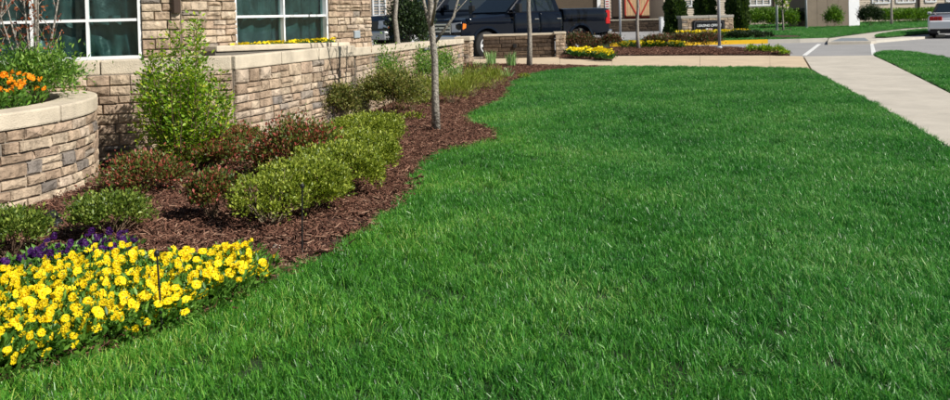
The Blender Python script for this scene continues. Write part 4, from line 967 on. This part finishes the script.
# ------------------------------------------------------------------ trees
def tree(label, base, h, r0, m, fork, nl=6, lean=(0, 0), seed=1, leafm=None, nleaf=0, leaf=.05, name='young_tree', spread=.5, group=None, sub=4, lenf=1.0):
    rr = random.Random(seed); rng = np.random.default_rng(seed); t = thing(name, label, 'tree', base, 0, group); b = MB()
    N = 9; tr = [Vector((lean[0]*i/N*h+rr.uniform(-.010, .010)*h*.6, lean[1]*i/N*h+rr.uniform(-.010, .010)*h*.6, h*i/N-.03*(i == 0))) for i in range(N+1)]
    rad = [r0*(1.25 if i == 0 else 1)*(1-.80*(i/N)**1.3) for i in range(N+1)]
    b.tube(tr, rad, 10); tips = []
    def pos(z):
        s = max(0, min(N-.001, z/h*N)); i = int(s); return tr[i].lerp(tr[i+1], s-i), rad[i]
    for k in range(nl):
        z = fork+(h*.86-fork)*(k/max(1, nl-1))**1.4*.9; p, r_ = pos(z); a = k*2.4+rr.uniform(-.4, .4); L = (h-z)*.62*rr.uniform(.8, 1.1)*lenf; up_ = rr.uniform(1.3, 2.2)
        d = Vector((math.cos(a), math.sin(a), up_)).normalized(); pts = [p]
        for s in (1, 2, 3, 4): d2 = (d+Vector((rr.uniform(-.12, .12), rr.uniform(-.12, .12), .16*s))).normalized(); pts.append(pts[-1]+d2*L/4+(Vector((math.cos(a), math.sin(a), 0))*spread*.08 if s == 1 else Vector()))
        b.tube(pts, [r_*.52, r_*.42, r_*.32, r_*.2, r_*.08], 6)
        for q in range(sub):
            s = rr.uniform(.8, 3.8); i = int(s); p2 = pts[i].lerp(pts[i+1], s-i); a2 = rr.uniform(0, 6.28); d3 = Vector((math.cos(a2), math.sin(a2), rr.uniform(.5, 1.6))).normalized(); l2 = L*rr.uniform(.2, .4)
            e1 = p2+d3*l2*.5; e2 = e1+(d3+Vector((rr.uniform(-.3, .3), rr.uniform(-.3, .3), .3))).normalized()*l2*.5
            b.tube([p2, e1, e2], [r_*.18, r_*.12, r_*.04], 4); tips += [(e1, e2), (pts[3], pts[4])]
    b.build('trunk', m, t, smooth=True)
    if nleaf and leafm:
        P = []
        for i in range(nleaf):
            e1, e2 = rr.choice(tips); p = e1.lerp(e2, rr.uniform(-.3, 1.1)); P.append((p.x+rr.gauss(0, .04), p.y+rr.gauss(0, .04), p.z+rr.gauss(0, .04)))
        L = leaf*(.6+.7*rng.random(nleaf)); link('crown', leaf_mesh('crown', np.array(P), rng.normal(size=(nleaf, 3))+np.array([0, 0, .2]), rng.normal(size=(nleaf, 3)), L, L*.55, rng.random(nleaf), leafm), t)
    return t
tree('young forked tree with bare grey limbs standing in the mulch by the lawn', G(437, 131), 3.6, .042, BARKP, .95, 11, (-.012, 0), 3, TALL, 260, .035, spread=1.2)
tree('slim straight grey trunk behind the olive shrubs near the garden wall', G(398.5, 100), 3.8, .045, BARKP, 1.75, 7, (.0, 0), 5, TALL, 260, .035)
tree('slim mottled trunk with small leaf tufts beside the walk', G(529.5, 66.5), 4.2, .062, BARKP, 1.9, 7, (.022, 0), 7, TALL, 420, .06)
tree('thin young tree in the planting strip beside the lamp post', G(638.5, 50.5), 4.4, .06, BARK, 2.1, 7, (0, 0), 9, TALL, 500, .08)
tree('small leafy tree in front of the far hedge', D(783, 31, 44)*1.0-Vector((0, 0, D(783, 31, 44).z)), 3.2, .05, BARKP, .95, 9, (0, 0), 11, TALL, 1500, .13)
tree('thin bare trunk in front of the right hand hedge', xy(D(891.5, 24, 53)), 4.5, .08, BARK, 2.2, 6, (.02, 0), 13, TALL, 200, .1)
for i, (dx, dy, lab) in enumerate([(-3.66, 6.64, 'slender multi stem tree with rusty buds in the planter by the window'), (-3.98, 6.45, 'second rusty budded tree at the far left of the planter')]):
    rr = random.Random(60+i); t = thing('redbud_tree', lab, 'tree', (dx, dy, PTOP-.06)); b = MB(); tips = []
    for k in range(6 if i == 0 else 4):
        a = k*1.05+rr.uniform(-.3, .3); sp = 0.05 if k == 0 else rr.uniform(.22, .5); h = 2.0 if k == 0 else rr.uniform(1.1, 1.8); r_ = .022 if k == 0 else rr.uniform(.007, .012)
        pts = [Vector((sp*math.cos(a)*s**.8, sp*math.sin(a)*s**.8, h*s)) for s in (0, .25, .5, .75, 1)]
        b.tube(pts, [r_, r_*.9, r_*.7, r_*.5, r_*.2], 6)
        for q in range(9):
            s = rr.uniform(.9, 3.9); j = int(s); p = pts[j].lerp(pts[j+1], s-j); g_ = rr.uniform(0, 6.28); l = rr.uniform(.15, .35); e_ = p+Vector((math.cos(g_)*l*.6, math.sin(g_)*l*.6, l))
            b.tube([p, p.lerp(e_, .5)+Vector((0, 0, -.02)), e_], [.004, .003, .0012], 4); tips.append((p, e_))
    b.build('trunk', BARKP, t); rng = np.random.default_rng(5+i); n = 520; P = []
    for k in range(n): p, e_ = rr.choice(tips); q = p.lerp(e_, rr.uniform(.2, 1.05)); P.append((q.x+rr.gauss(0, .012), q.y+rr.gauss(0, .012), q.z+rr.gauss(0, .012)))
    L = .03*(.6+.7*rng.random(n)); link('crown', leaf_mesh('crown', np.array(P), rng.normal(size=(n, 3)), rng.normal(size=(n, 3)), L, L*.6, rng.random(n), RUST), t)

# conifers and far hedges
def cone_tree(label, base, r, h, m=ARB, n=11000, leaf=.13, seed=1, name='arborvitae', cat='tree'):
    rng = np.random.default_rng(seed); t = thing(name, label, cat, base)
    z = rng.random(n)**1.15; a = rng.random(n)*6.283; lob = 1+.16*np.sin(a*5+z*9)+.10*np.sin(a*3-z*17)
    prof = np.minimum(1, (1-z)*1.7+.10)*np.minimum(1, z*8+.55); rr_ = r*prof*lob*(1-.42*rng.random(n)**2)
    P = np.stack([rr_*np.cos(a), rr_*np.sin(a), z*h*.97+.05], 1); A = np.stack([np.cos(a)*.6, np.sin(a)*.6, np.ones(n)], 1)+rng.normal(size=(n, 3))*.35
    L = leaf*(.6+.8*rng.random(n)); link('crown', leaf_mesh('crown', P, A, rng.normal(size=(n, 3)), L, L*.55, rng.random(n), m), t)
    b = MB(); b.tube([(0, 0, -.05), (0, 0, h*.5), (0, 0, h*.9)], [.07, .05, .015], 6); b.build('trunk', BARK, t); return t
for px, d, r_, h_, lab in ((675.5, 39, .46, 3.0, 'left dark columnar arborvitae beside the stone sign'), (705.5, 40.5, .48, 3.2, 'middle dark columnar arborvitae directly behind the stone sign'), (737.5, 39.5, .47, 3.1, 'right dark columnar arborvitae behind the end of the stone sign')):
    cone_tree(lab, xy(D(px, 30, d)), r_, h_, seed=px.__hash__() % 1000)
sh('large dark evergreen bush behind the garden wall hiding the parked car', xy(D(409, 30, 19.5)), .50, 1.95, EVG, 8000, .06, name='evergreen_bush', lumps=60, spread=.25)
for i, (px, d, r_, h_, lab) in enumerate([(752.5, 51.5, .62, 1.28, 'leftmost rounded plant of the far hedge below the windows'), (764.5, 51.5, .62, 1.30, 'second rounded plant of the far hedge below the windows'), (776, 51.5, .6, 1.28, 'third plant of the far hedge behind the lamp pole'), (787, 51.5, .58, 1.22, 'fourth plant of the far hedge beside the small leafy tree'), (799, 52.5, .62, 1.18, 'darker last plant of the far hedge beside the bin enclosure')]):
    sh(lab, xy(D(px, 29, d)), r_, h_, HFAR if i < 4 else EVG, 3200, .10, name='hedge_plant', lumps=30, box=.6, group='far hedge plants left of the enclosure', cat='hedge plant')
for i, (px, d, lab) in enumerate([(882, 58, 'plant of the right hand hedge just beside the dark bush'), (892, 58, 'plant of the right hand hedge behind the bare trunk'), (902, 58, 'plant of the right hand hedge third from the dark bush'), (913, 58.5, 'plant of the right hand hedge under the brown downpipe'), (924, 59, 'plant of the right hand hedge nearest the silver car'), (934, 59.5, 'plant of the right hand hedge partly behind the silver car')]):
    sh(lab, xy(D(px, 24, d)), .66, 1.02, HFAR, 2800, .11, name='hedge_plant', lumps=28, box=.6, group='right hand hedge plants', cat='hedge plant')
sh('oval green bush standing in front of the bin enclosure', xy(D(834, 28, 49)), .50, 1.34, HFAR, 5000, .09, name='oval_bush', lumps=44, spread=.2)
sh('dark round bush at the right of the bin enclosure', xy(D(871, 28, 49)), .62, 1.38, EVG, 6000, .09, name='round_bush', lumps=50, spread=.2)
# shrubs and flowers round the planting strip
for i, (px, py, r_, h_, m, lab) in enumerate([(612, 48.5, .40, .52, DKR, 'dark red shrub just behind the pickup tailgate'), (655, 48, .42, .46, DKR, 'dark red shrub right of the thin young tree'), (683, 46.5, .50, .50, DKR, 'dark red shrub left of the sign panel'),
        (706, 48, .52, .56, DKR, 'rounded dark red shrub in front of the sign lettering'), (668, 44, .5, .42, DKR, 'dark red shrub at the back of the planting strip'), (578, 52, .50, .66, DKR, 'dark red shrub beside the pickup rear wheel'), (590, 50, .36, .45, DKR, 'small dark red shrub under the pickup bed'),
        (738, 40, .42, .42, EVG, 'low dark shrub behind the yellow kerb right of the sign'), (752, 39.6, .42, .40, EVG, 'low dark shrub at the right end of the yellow kerb'), (764, 39, .32, .30, EVG, 'smallest dark shrub behind the end of the yellow kerb')]):
    sh(lab, G(px, py), r_, h_, m, 3600, .060, name='low_shrub', lumps=34, spread=.2, twigs=8, tw=.008)
for i, (px, py, lab) in enumerate([(752, 52.3, 'first lime green tuft in the mulch strip left of the others'), (763, 52.6, 'lime green tuft second from the left in the mulch strip'), (767, 52.9, 'bright lime green tuft in the mulch strip beside the tan walk'), (779, 54, 'last lime green tuft at the right end of the mulch strip'), (785, 54.6, 'tiny lime tuft at the tip of the mulch strip')]):
    sh(lab, G(px, py, .03), .15 if i < 4 else .10, .20 if i < 4 else .10, TALL, 420, .05, name='lime_tuft', cat='plant', lumps=14, twigs=4, group='lime green tufts in the mulch strip')

# ------------------------------------------------------------------ flowers
def petal_mesh(name, mats, r=.027, seed=0):
    rr = random.Random(seed); b = MB()
    for k in range(5):
        a = k*2*math.pi/5+rr.uniform(-.15, .15)+math.pi/2; rl = r*(1.08 if k in (0,) else .95)*rr.uniform(.92, 1.1); wd = r*(.78 if k else .95); lift = rr.uniform(.0, .35)*r+(.0015*k); ca, sa = math.cos(a), math.sin(a)
        loc = [(0, 0, .0), (.35, .55, .25), (.75, .80, .5), (1.0, .45, .55), (1.04, 0, .5), (1.0, -.45, .6), (.75, -.80, .45), (.35, -.55, .25)]
        v = [(x*rl*ca-y*wd*sa, x*rl*sa+y*wd*ca, z*lift+k*.0012+.004*math.sin(7*y+k)) for x, y, z in loc]; cv = (.62*rl*ca, .62*rl*sa, lift*.30+k*.0012)
        b.add(v+[cv], [(8, i, (i+1) % 8) for i in range(8)])
    b.add([(.0042*math.cos(t_*1.0472), .0042*math.sin(t_*1.0472), .0075) for t_ in range(6)], [(0, 1, 2, 3, 4, 5)], 1)
    return b.mesh(name, mats)
YEL = mat('yellow_petal', (.97, .74, .014), .55, .06, 60, spec=.25, obj_rand=.10); YEC = mat('orange_heart', (.88, .52, .01), .6)
ORG = mat('orange_petal', (.95, .33, .010), .55, .08, 60, spec=.25, obj_rand=.1); PUR = mat('purple_petal', (.060, .011, .11), .5, .2, 60, spec=.3, obj_rand=.25); PUC = mat('purple_heart', (.02, .005, .05), .6)
def petal_trans(m, amt):
    n = m.node_tree; b = n.nodes['Principled BSDF']; o = n.nodes['Material Output']; tr = n.nodes.new('ShaderNodeBsdfTranslucent'); ms = n.nodes.new('ShaderNodeMixShader'); ms.inputs[0].default_value = amt
    src = b.inputs['Base Color'].links[0].from_socket; n.links.new(src, tr.inputs[0]); n.links.new(b.outputs[0], ms.inputs[1]); n.links.new(tr.outputs[0], ms.inputs[2]); n.links.new(ms.outputs[0], o.inputs[0])
for m_ in (YEL, ORG, PUR): petal_trans(m_, .3)
FL = {k: [petal_mesh('flower', mm, .0184, s) for s in range(5)] for k, mm in (('y', [YEL, YEC]), ('o', [ORG, YEC]), ('p', [PUR, PUC]))}
def pansy_foliage(seed, h=.13, r=.09, n=150):
    rng = np.random.default_rng(seed); a = rng.random(n)*6.283; q = r*np.sqrt(rng.random(n)); z = h*(.15+.8*rng.random(n)); P = np.stack([q*np.cos(a), q*np.sin(a), z], 1)
    A = np.stack([np.cos(a), np.sin(a), .5+rng.random(n)], 1)+rng.normal(size=(n, 3))*.5; L = .036*(.6+.7*rng.random(n)); return leaf_mesh('foliage', P, A, rng.normal(size=(n, 3))+np.array([0, 0, 1.2]), L, L*.42, rng.random(n), PANS)
PF = [pansy_foliage(300+i) for i in range(6)]
frr = random.Random(4)
def pansy(base, kind, label, group, nf, h=.15, r=.095, name='pansy_plant', sc=1.0):
    t = thing(name, label, 'flower', base, frr.uniform(0, 6.28), group); t.scale = (sc,)*3; rz = t.rotation_euler.z
    link('foliage', frr.choice(PF), t, rot=(0, 0, frr.uniform(0, 6.28)))
    for k in range(nf):
        a = k*2.4+frr.uniform(-.35, .35); q = r*math.sqrt((k+.5)/nf)*frr.uniform(.85, 1.12); z = h*frr.uniform(.50, 1.15)
        nrm = Vector((.28+frr.gauss(0, .60), -.85+frr.gauss(0, .45), .60+frr.gauss(0, .3))).normalized(); nrm.rotate(Matrix.Rotation(-rz, 3, 'Z'))
        o = link('flower', frr.choice(FL[kind]), t, (q*math.cos(a), q*math.sin(a), z)); o.rotation_euler = nrm.to_track_quat('Z', 'Y').to_euler(); o.scale = (frr.uniform(.62, 1.12), frr.uniform(.62, 1.12), frr.uniform(.8, 2.2))
def poisson(poly, rmin, seed, tries=4000):
    rr = random.Random(seed); xs = [p[0] for p in poly]; ys = [p[1] for p in poly]; out = []
    for _ in range(tries):
        x, y = rr.uniform(min(xs), max(xs)), rr.uniform(min(ys), max(ys))
        if inpoly(np.array([x]), np.array([y]), poly)[0] and all((x-a)**2+(y-c)**2 > rmin*rmin for a, c in out): out.append((x, y))
    return out
YB = [G(*p) for p in [(-40, 300), (30, 296), (70, 284), (110, 276), (160, 280), (200, 279), (232, 270), (256, 276), (262, 287), (218, 312), (168, 333), (122, 348), (62, 369), (0, 391), (-40, 404)]]
for x, y in poisson(YB, .080, 8): pansy((x, y, 0), 'y', 'yellow pansy plant in the big front flower bed', 'yellow pansies in the front bed', frr.choice((7, 8, 8, 9)), .14, .086)
PB = [G(*p) for p in [(-10, 292), (30, 281), (50, 272), (90, 264), (118, 262), (126, 267), (118, 274), (106, 274), (70, 281), (30, 292), (-10, 297)]]
for x, y in poisson(PB, .085, 9): pansy((x, y, 0), 'p', 'dark purple pansy plant along the back of the yellow bed', 'purple pansies behind the yellow bed', frr.choice((7, 8, 9)), .15, .085)
for k in range(13):
    a = math.radians(-66+67*k/12); q = PR-.32-(.12 if k % 2 else 0); pansy((PC.x+q*math.cos(a), PC.y+q*math.sin(a), PTOP-.06), 'o', 'orange pansy plant inside the raised planter rim', 'orange pansies in the planter', 10, .19, sc=1.35)
# far flower plants
def far_flower_mesh(seed, m, r=.13, n=30, fs=.028):
    rng = np.random.default_rng(seed); b = MB(); rr = random.Random(seed)
    for k in range(n):
        a = rr.uniform(0, 6.28); q = r*math.sqrt(rr.random()); c = Vector((q*math.cos(a), q*math.sin(a), .12+.08*rr.random())); nn = Vector((rr.gauss(.2, .4), rr.gauss(-.5, .4), .8)).normalized(); u = nn.orthogonal().normalized(); v_ = nn.cross(u)
        b.add([c+(u*math.cos(i*1.0472)+v_*math.sin(i*1.0472))*fs*rr.uniform(.7, 1.1) for i in range(6)], [(0, 1, 2, 3, 4, 5)])
    for k in range(130):
        a = rr.uniform(0, 6.28); q = r*1.1*math.sqrt(rr.random()); c = Vector((q*math.cos(a), q*math.sin(a), .02+.12*rr.random())); d = Vector((rr.gauss(0, 1), rr.gauss(0, 1), .8)).normalized()*.06; s = d.orthogonal().normalized()*.018
        b.add([c, c+d*.5+s, c+d, c+d*.5-s], [(0, 1, 2, 3)], 1)
    return b.mesh('flower_plant', [m, PANS])
FFM = [far_flower_mesh(i, YEL) for i in range(4)]
def far_row(polypx, rmin, label, group, z=.03, seed=1, sc=1.0):
    for x, y in poisson([G(*p, z) for p in polypx], rmin, seed, 1500):
        o = link('flower_plant', frr.choice(FFM), None, (x, y, z), (0, 0, frr.uniform(0, 6.28)), (sc,)*3); tag(o, label, 'flower', group)
far_row([(568, 57.5), (590, 58.5), (611, 60.4), (608, 56.5), (596, 54.5), (570, 54.5)], .30, 'yellow flower plant in the small bed at the end of the low brown wall', 'yellow flowers by the low brown wall', seed=3, sc=1.25)
far_row([(618, 48.9), (630, 48.6), (668, 48.4), (684, 48.5), (684, 47.9), (630, 47.9), (618, 48.3)], .34, 'yellow flower plant along the back of the mulch strip', 'yellow flowers along the mulch strip', seed=5, sc=1.3)
for k in range(22):
    c = D(679+66*k/21, 33, 34.9-.35*(k % 2)); o = link('flower_plant', FFM[k % 4], None, (c.x, c.y, .03), (0, 0, k), (1.5, 1.5, 2.0)); tag(o, 'yellow flower plant in front of the stone sign', 'flower', 'yellow flowers before the sign')
dF = (A1-A0).normalized(); nF = Vector((dF.y, -dF.x, 0))
core_panel(lw, A0-nF*.14, A1-nF*.14, .5, .93, .22, 0, SOIL, 'soil')
LF = (A1-A0).length
for k in range(22):
    c = A0+dF*(LF*(.18+.80*k/21))-nF*(.20+.06*(k % 2)); o = link('flower_plant', FFM[k % 4], None, (c.x, c.y, .93), (0, 0, k), (.62, .62, .52)); tag(o, 'yellow flower plant on the ledge under the right window', 'flower', 'yellow flowers under the right window')

# ------------------------------------------------------------------ small fittings
def stake(label, base, h, lean=(0, 0), head=True):
    t = thing('garden_stake', label, 'stake', base); b = MB(); b.tube([(0, 0, -.05), (lean[0]*.5, lean[1]*.5, h*.5), (lean[0], lean[1], h)], [.0055, .0045, .004], 8); b.build('rod', BLACKM, t)
    b = MB(); b.lathe([(.004, 0), (.011, .004), (.012, .018), (.005, .026)], 10, c=(lean[0], lean[1], h-.012)); b.build('cap', BLACKM, t)
    b = MB(); b.lathe([(.016, -.01), (.013, .012), (.006, .02)], 10); b.build('collar', BLACKM, t)
stake('thin black sprinkler stake in the mulch before the clipped hedge', G(302, 254), .365, (.012, 0))
stake('thin black sprinkler stake among the yellow flowers at the lawn edge', G(163, 337), .335, (-.014, 0))
def spot(label, base, rz):
    t = thing('ground_spotlight', label, 'light', base, rz); b = MB(); b.lathe([(.045, 0), (.05, .015), (.04, .045), (.02, .06)], 14); b.build('housing', BLACKM, t)
    b = MB(); b.tube([(.0, 0, .05), (.05, 0, .075)], [.032, .04], 12); b.build('lamp_head', BLACKM, t); b = MB(); b.tube([(.0505, 0, .0752), (.053, 0, .0764)], [.034, .034], 12); b.build('lens', mat('spot_lens', (.35, .42, .5), .1), t)
spot('small black ground spotlight in the mulch left of the round shrub', G(56, 228), 2.6)
spot('small black ground spotlight beside the far end of the hedge', G(397, 130), 2.9)
spot('small black ground spotlight near the bulb leaves by the walk', G(496, 72), 2.6)
def rock(label, base, r, seed, m):
    bm = bmesh.new(); bmesh.ops.create_icosphere(bm, subdivisions=2, radius=r); rr = random.Random(seed)
    for v in bm.verts: v.co *= rr.uniform(.85, 1.12); v.co.z *= .6; v.co.x *= 1.25
    o = link('pebble', from_bm('pebble', bm, m, True), None, (base.x, base.y, r*.35)); tag(o, label, 'stone')
RK = mat('pebble_stone', (.42, .36, .28), .85, .2, 30)
rock('tan pebble on the mulch beside the yellow flowers tip', G(276, 249), .024, 1, RK); rock('pale chip of stone under the twiggy hedge plant', G(291, 232), .018, 2, mat('pale_stone', (.6, .58, .53), .8)); rock('small pebble in the mulch by the hedge', G(366, 203), .022, 3, RK)
rock('whitish pebble on the mulch right of the forked trunk', G(464, 129.5), .02, 4, MATS['pale_stone']); rock('pebble near the lawn edge below the black stake', G(287, 266), .014, 5, RK)
# posts
t = thing('lamp_post', 'grey metal lamp post in front of the stone sign', 'lamp post', G(719.5, 49, .03)); b = MB(); b.tube([(0, 0, -.1), (0, 0, 4.6)], [.05, .045], 12); b.build('pole', GREYM, t, smooth=True)
b = MB(); b.lathe([(.10, -.05), (.10, .05), (.06, .09)], 12); b.build('base', GREYM, t); b = MB(); b.box((.0, -.2, 4.62), (.2, .6, .12)); b.build('lamp_head', GREYM, t, bevel=.02)
for px, py, d, h, r_, lab in ((620.5, 37, 41, 4.0, .055, 'thin grey post at the back of the planting strip'), (777, 31, 45, 4.2, .07, 'grey pole in front of the far hedge'), (806.5, 29, 49, 4.2, .06, 'grey pole at the left corner of the bin enclosure')):
    t = thing('metal_post', lab, 'post', xy(D(px, py, d))); b = MB(); b.tube([(0, 0, -.2), (0, 0, h)], r_, 10); b.build('pole', GREYM, t, smooth=True); b = MB(); b.lathe([(r_*1.8, -.1), (r_*1.8, .06), (r_*1.1, .09)], 12); b.build('base', GREYM, t)
    b = MB(); b.lathe([(r_*1.05, h), (r_*1.3, h+.03), (.01, h+.08)], 10); b.build('cap', GREYM, t)

# ------------------------------------------------------------------ mulch chips
rng = np.random.default_rng(1)
CHIPS = bpy.data.collections.new('chips')
CHM = leafmat('mulch_chip', [(0, (.032, .015, .010)), (.45, (.112, .050, .033)), (.8, (.205, .100, .066)), (1, (.38, .235, .16))], .85, 0, spec=.2)
for k in range(8):
    r = random.Random(k); V = []; F = []; tn = []
    for i in range(16):
        L = r.uniform(.012, .055)*(1 if r.random() < .8 else 1.4); wd = r.uniform(.003, .009); th = r.uniform(.002, .004); a = r.uniform(0, 6.28); pit = r.gauss(0, .28); x, y, z = r.gauss(0, .04), r.gauss(0, .04), r.uniform(.0, .02)
        d = Vector((math.cos(a)*math.cos(pit), math.sin(a)*math.cos(pit), math.sin(pit))); s = Vector((-math.sin(a), math.cos(a), r.uniform(-.4, .4))).normalized(); n = d.cross(s); c = Vector((x, y, z)); k0 = len(V)
        for e_, ww in ((-.5, .5), (.5, .35)):
            for sx_, sz_ in ((-1, -1), (1, -1), (1, 1), (-1, 1)): V.append(c+d*L*e_+s*wd*ww*sx_+n*th*.5*sz_)
        F += [tuple(k0+q for q in f) for f in ((0, 1, 2, 3), (7, 6, 5, 4), (0, 4, 5, 1), (1, 5, 6, 2), (2, 6, 7, 3), (3, 7, 4, 0))]; tn += [r.random()]*6
    me = bpy.data.meshes.new('chip'); me.from_pydata(V, [], F); at = me.attributes.new('tint', 'FLOAT', 'FACE'); at.data.foreach_set('value', tn); me.materials.append(CHM)
    CHIPS.objects.link(bpy.data.objects.new('chip', me))
NG_CHIP = scatter_group(CHIPS)
def sample(poly, dens, seed, cond=None):
    rng = np.random.default_rng(seed); xs = [p[0] for p in poly]; ys = [p[1] for p in poly]; x0, x1, y0, y1 = min(xs), max(xs), min(ys), max(ys)
    n = int((x1-x0)*(y1-y0)*(dens(0, 3) if callable(dens) else dens)); x = rng.uniform(x0, x1, n); y = rng.uniform(y0, y1, n)
    k = inpoly(x, y, poly); k &= (np.abs(x) < y*.66+1.3) & (y > 2.0)
    if callable(dens): k &= rng.random(n) < np.vectorize(dens)(x, y)/dens(0, 3)
    if cond: k &= cond(x, y)
    return x[k], y[k], rng
def inbed(x, y): return (x > -4.6) & ~((np.hypot(x-PC.x, y-PC.y) < PR-.1))
def chips(poly, dens, seed, label, z=0.0, cond=None, s=1.0):
    x, y, rng = sample(poly, dens, seed, cond); n = len(x)
    scatter('mulch_chips', np.stack([x, y, z+.012*rng.random(n)], 1), np.stack([rng.normal(size=n)*.12, rng.normal(size=n)*.12, rng.random(n)*6.283], 1), np.repeat((s*(.7+.6*rng.random(n)))[:, None], 3, 1), rng.integers(0, 8, n), NG_CHIP, label, 'mulch')
chips(MULCH, lambda x, y: 420 if y < 8 else 420*8/y, 3, 'shredded dark brown bark mulch covering the planting bed', 0, inbed)
chips(BED2, 130, 4, 'dark mulch covering the strip beside the tan walk', .03, None, 1.4); chips(BED3, 130, 5, 'dark mulch in the patch at the pillar end', .03, None, 1.4)

# ------------------------------------------------------------------ grass
BLADE = leafmat('grass_blade', [(0, (.012, .072, .014)), (.4, (.040, .200, .032)), (.75, (.088, .325, .050)), (.93, (.180, .44, .100)), (1, (.30, .48, .16))], .36, .30, .8, .42, pos_amt=.95)
n_ = BLADE.node_tree; rp_n = [q for q in n_.nodes if q.type == 'VALTORGB'][0]; geo_ = n_.nodes.new('ShaderNodeNewGeometry')   # younger, yellower turf along the bed
sx_n = n_.nodes.new('ShaderNodeSeparateXYZ'); n_.links.new(geo_.outputs['Position'], sx_n.inputs[0])
nz_ = n_.nodes.new('ShaderNodeTexNoise'); nz_.inputs['Scale'].default_value = .7; nz_.inputs['Detail'].default_value = 4; n_.links.new(geo_.outputs['Position'], nz_.inputs[0])
am = n_.nodes.new('ShaderNodeMath'); am.operation = 'MULTIPLY_ADD'; am.inputs[1].default_value = 4.0; n_.links.new(nz_.outputs['Fac'], am.inputs[0]); n_.links.new(sx_n.outputs['X'], am.inputs[2])
mr_ = n_.nodes.new('ShaderNodeMapRange'); mr_.inputs[1].default_value = 3.3; mr_.inputs[2].default_value = .4; mr_.inputs[3].default_value = 0; mr_.inputs[4].default_value = .72; n_.links.new(am.outputs[0], mr_.inputs[0])
mx_ = n_.nodes.new('ShaderNodeMix'); mx_.data_type = 'RGBA'; mx_.blend_type = 'MULTIPLY'; mx_.inputs[7].default_value = (1.8, 1.28, .66, 1)
n_.links.new(mr_.outputs[0], mx_.inputs[0])
for l_ in list(rp_n.outputs[0].links): n_.links.new(mx_.outputs[2], l_.to_socket)
n_.links.new(rp_n.outputs[0], mx_.inputs[6])
TUFTS = bpy.data.collections.new('tufts')
for k in range(10):
    r = random.Random(900+k); V = []; F = []; tn = []; la = r.uniform(0, 6.28)
    for i in range(56):
        a = r.uniform(0, 6.28); q = .055*math.sqrt(r.random()); x, y = q*math.cos(a), q*math.sin(a); h = r.uniform(.028, .066); g_ = r.uniform(0, 6.28); ln = h*r.uniform(.1, .95); wd = r.uniform(.0018, .0031)
        dx, dy = math.cos(g_), math.sin(g_); f_ = g_+r.uniform(-.7, .7); sx_, sy_ = -math.sin(f_)*wd/2, math.cos(f_)*wd/2; k0 = len(V)
        for s, ww in ((0, .8), (.45, 1.0), (.8, .7)): cx, cy, cz = x+dx*ln*s*s, y+dy*ln*s*s, h*(s-.28*s*s*ln/h); V += [(cx+sx_*ww, cy+sy_*ww, cz), (cx-sx_*ww, cy-sy_*ww, cz)]
        V.append((x+dx*ln, y+dy*ln, h*(1-.28*ln/h))); F += [(k0, k0+1, k0+3, k0+2), (k0+2, k0+3, k0+5, k0+4), (k0+4, k0+5, k0+6)]; q = r.random(); tn += [q]*3
    me = bpy.data.meshes.new('tuft'); me.from_pydata(V, [], F); at = me.attributes.new('tint', 'FLOAT', 'FACE'); at.data.foreach_set('value', tn); me.materials.append(BLADE)
    TUFTS.objects.link(bpy.data.objects.new('tuft', me))
NG_TUFT = scatter_group(TUFTS)
def wob(x, y, s, ph): return (np.sin(x*s+ph)*np.sin(y*s*.9+1.7*ph)+.6*np.sin(x*s*2.3-y*s*1.7+ph)+.4*np.sin(x*s*4.1+y*s*3.3+2*ph))/2.0
def grass(poly, dens, seed, label, z=-.012, s=1.0, cond=None):
    x, y, rng = sample(poly, dens, seed, cond); n = len(x)
    hh = np.maximum(.66, 1+.20*wob(x, y, 3.1, 1)+.20*wob(x, y, 9, 2)+.26*wob(x, y, 19, 7)); lx = .26*wob(x, y, 5.2, 3)+.30*wob(x, y, 17, 4); ly = .26*wob(x, y, 5.2, 5)+.30*wob(x, y, 17, 6)
    sc = s*(.68+.40*rng.random(n)); S = np.stack([sc, sc, sc*hh], 1)
    scatter('grass', np.stack([x, y, np.full(n, z)], 1), np.stack([lx+rng.normal(size=n)*.14, ly+rng.normal(size=n)*.14, rng.random(n)*6.283], 1), S, rng.integers(0, 10, n), NG_TUFT, label, 'grass')
grass(LAWN, lambda x, y: 640 if y < 5 else max(260, 640*5/y), 11, 'thick green lawn filling the foreground')
grass(STRIP, lambda x, y: 230, 12, 'green grass strip right of the pale footpath', -.01, 1.1)
grass(ISL, lambda x, y: 34, 13, 'green grass verge beyond the crossing', .03, 1.7, lambda x, y: ~inpoly(x, y, FM1) & ~inpoly(x, y, FM2)); grass(ISL2, lambda x, y: 60, 14, 'green grass on the small island by the silver car', .05, 1.8)
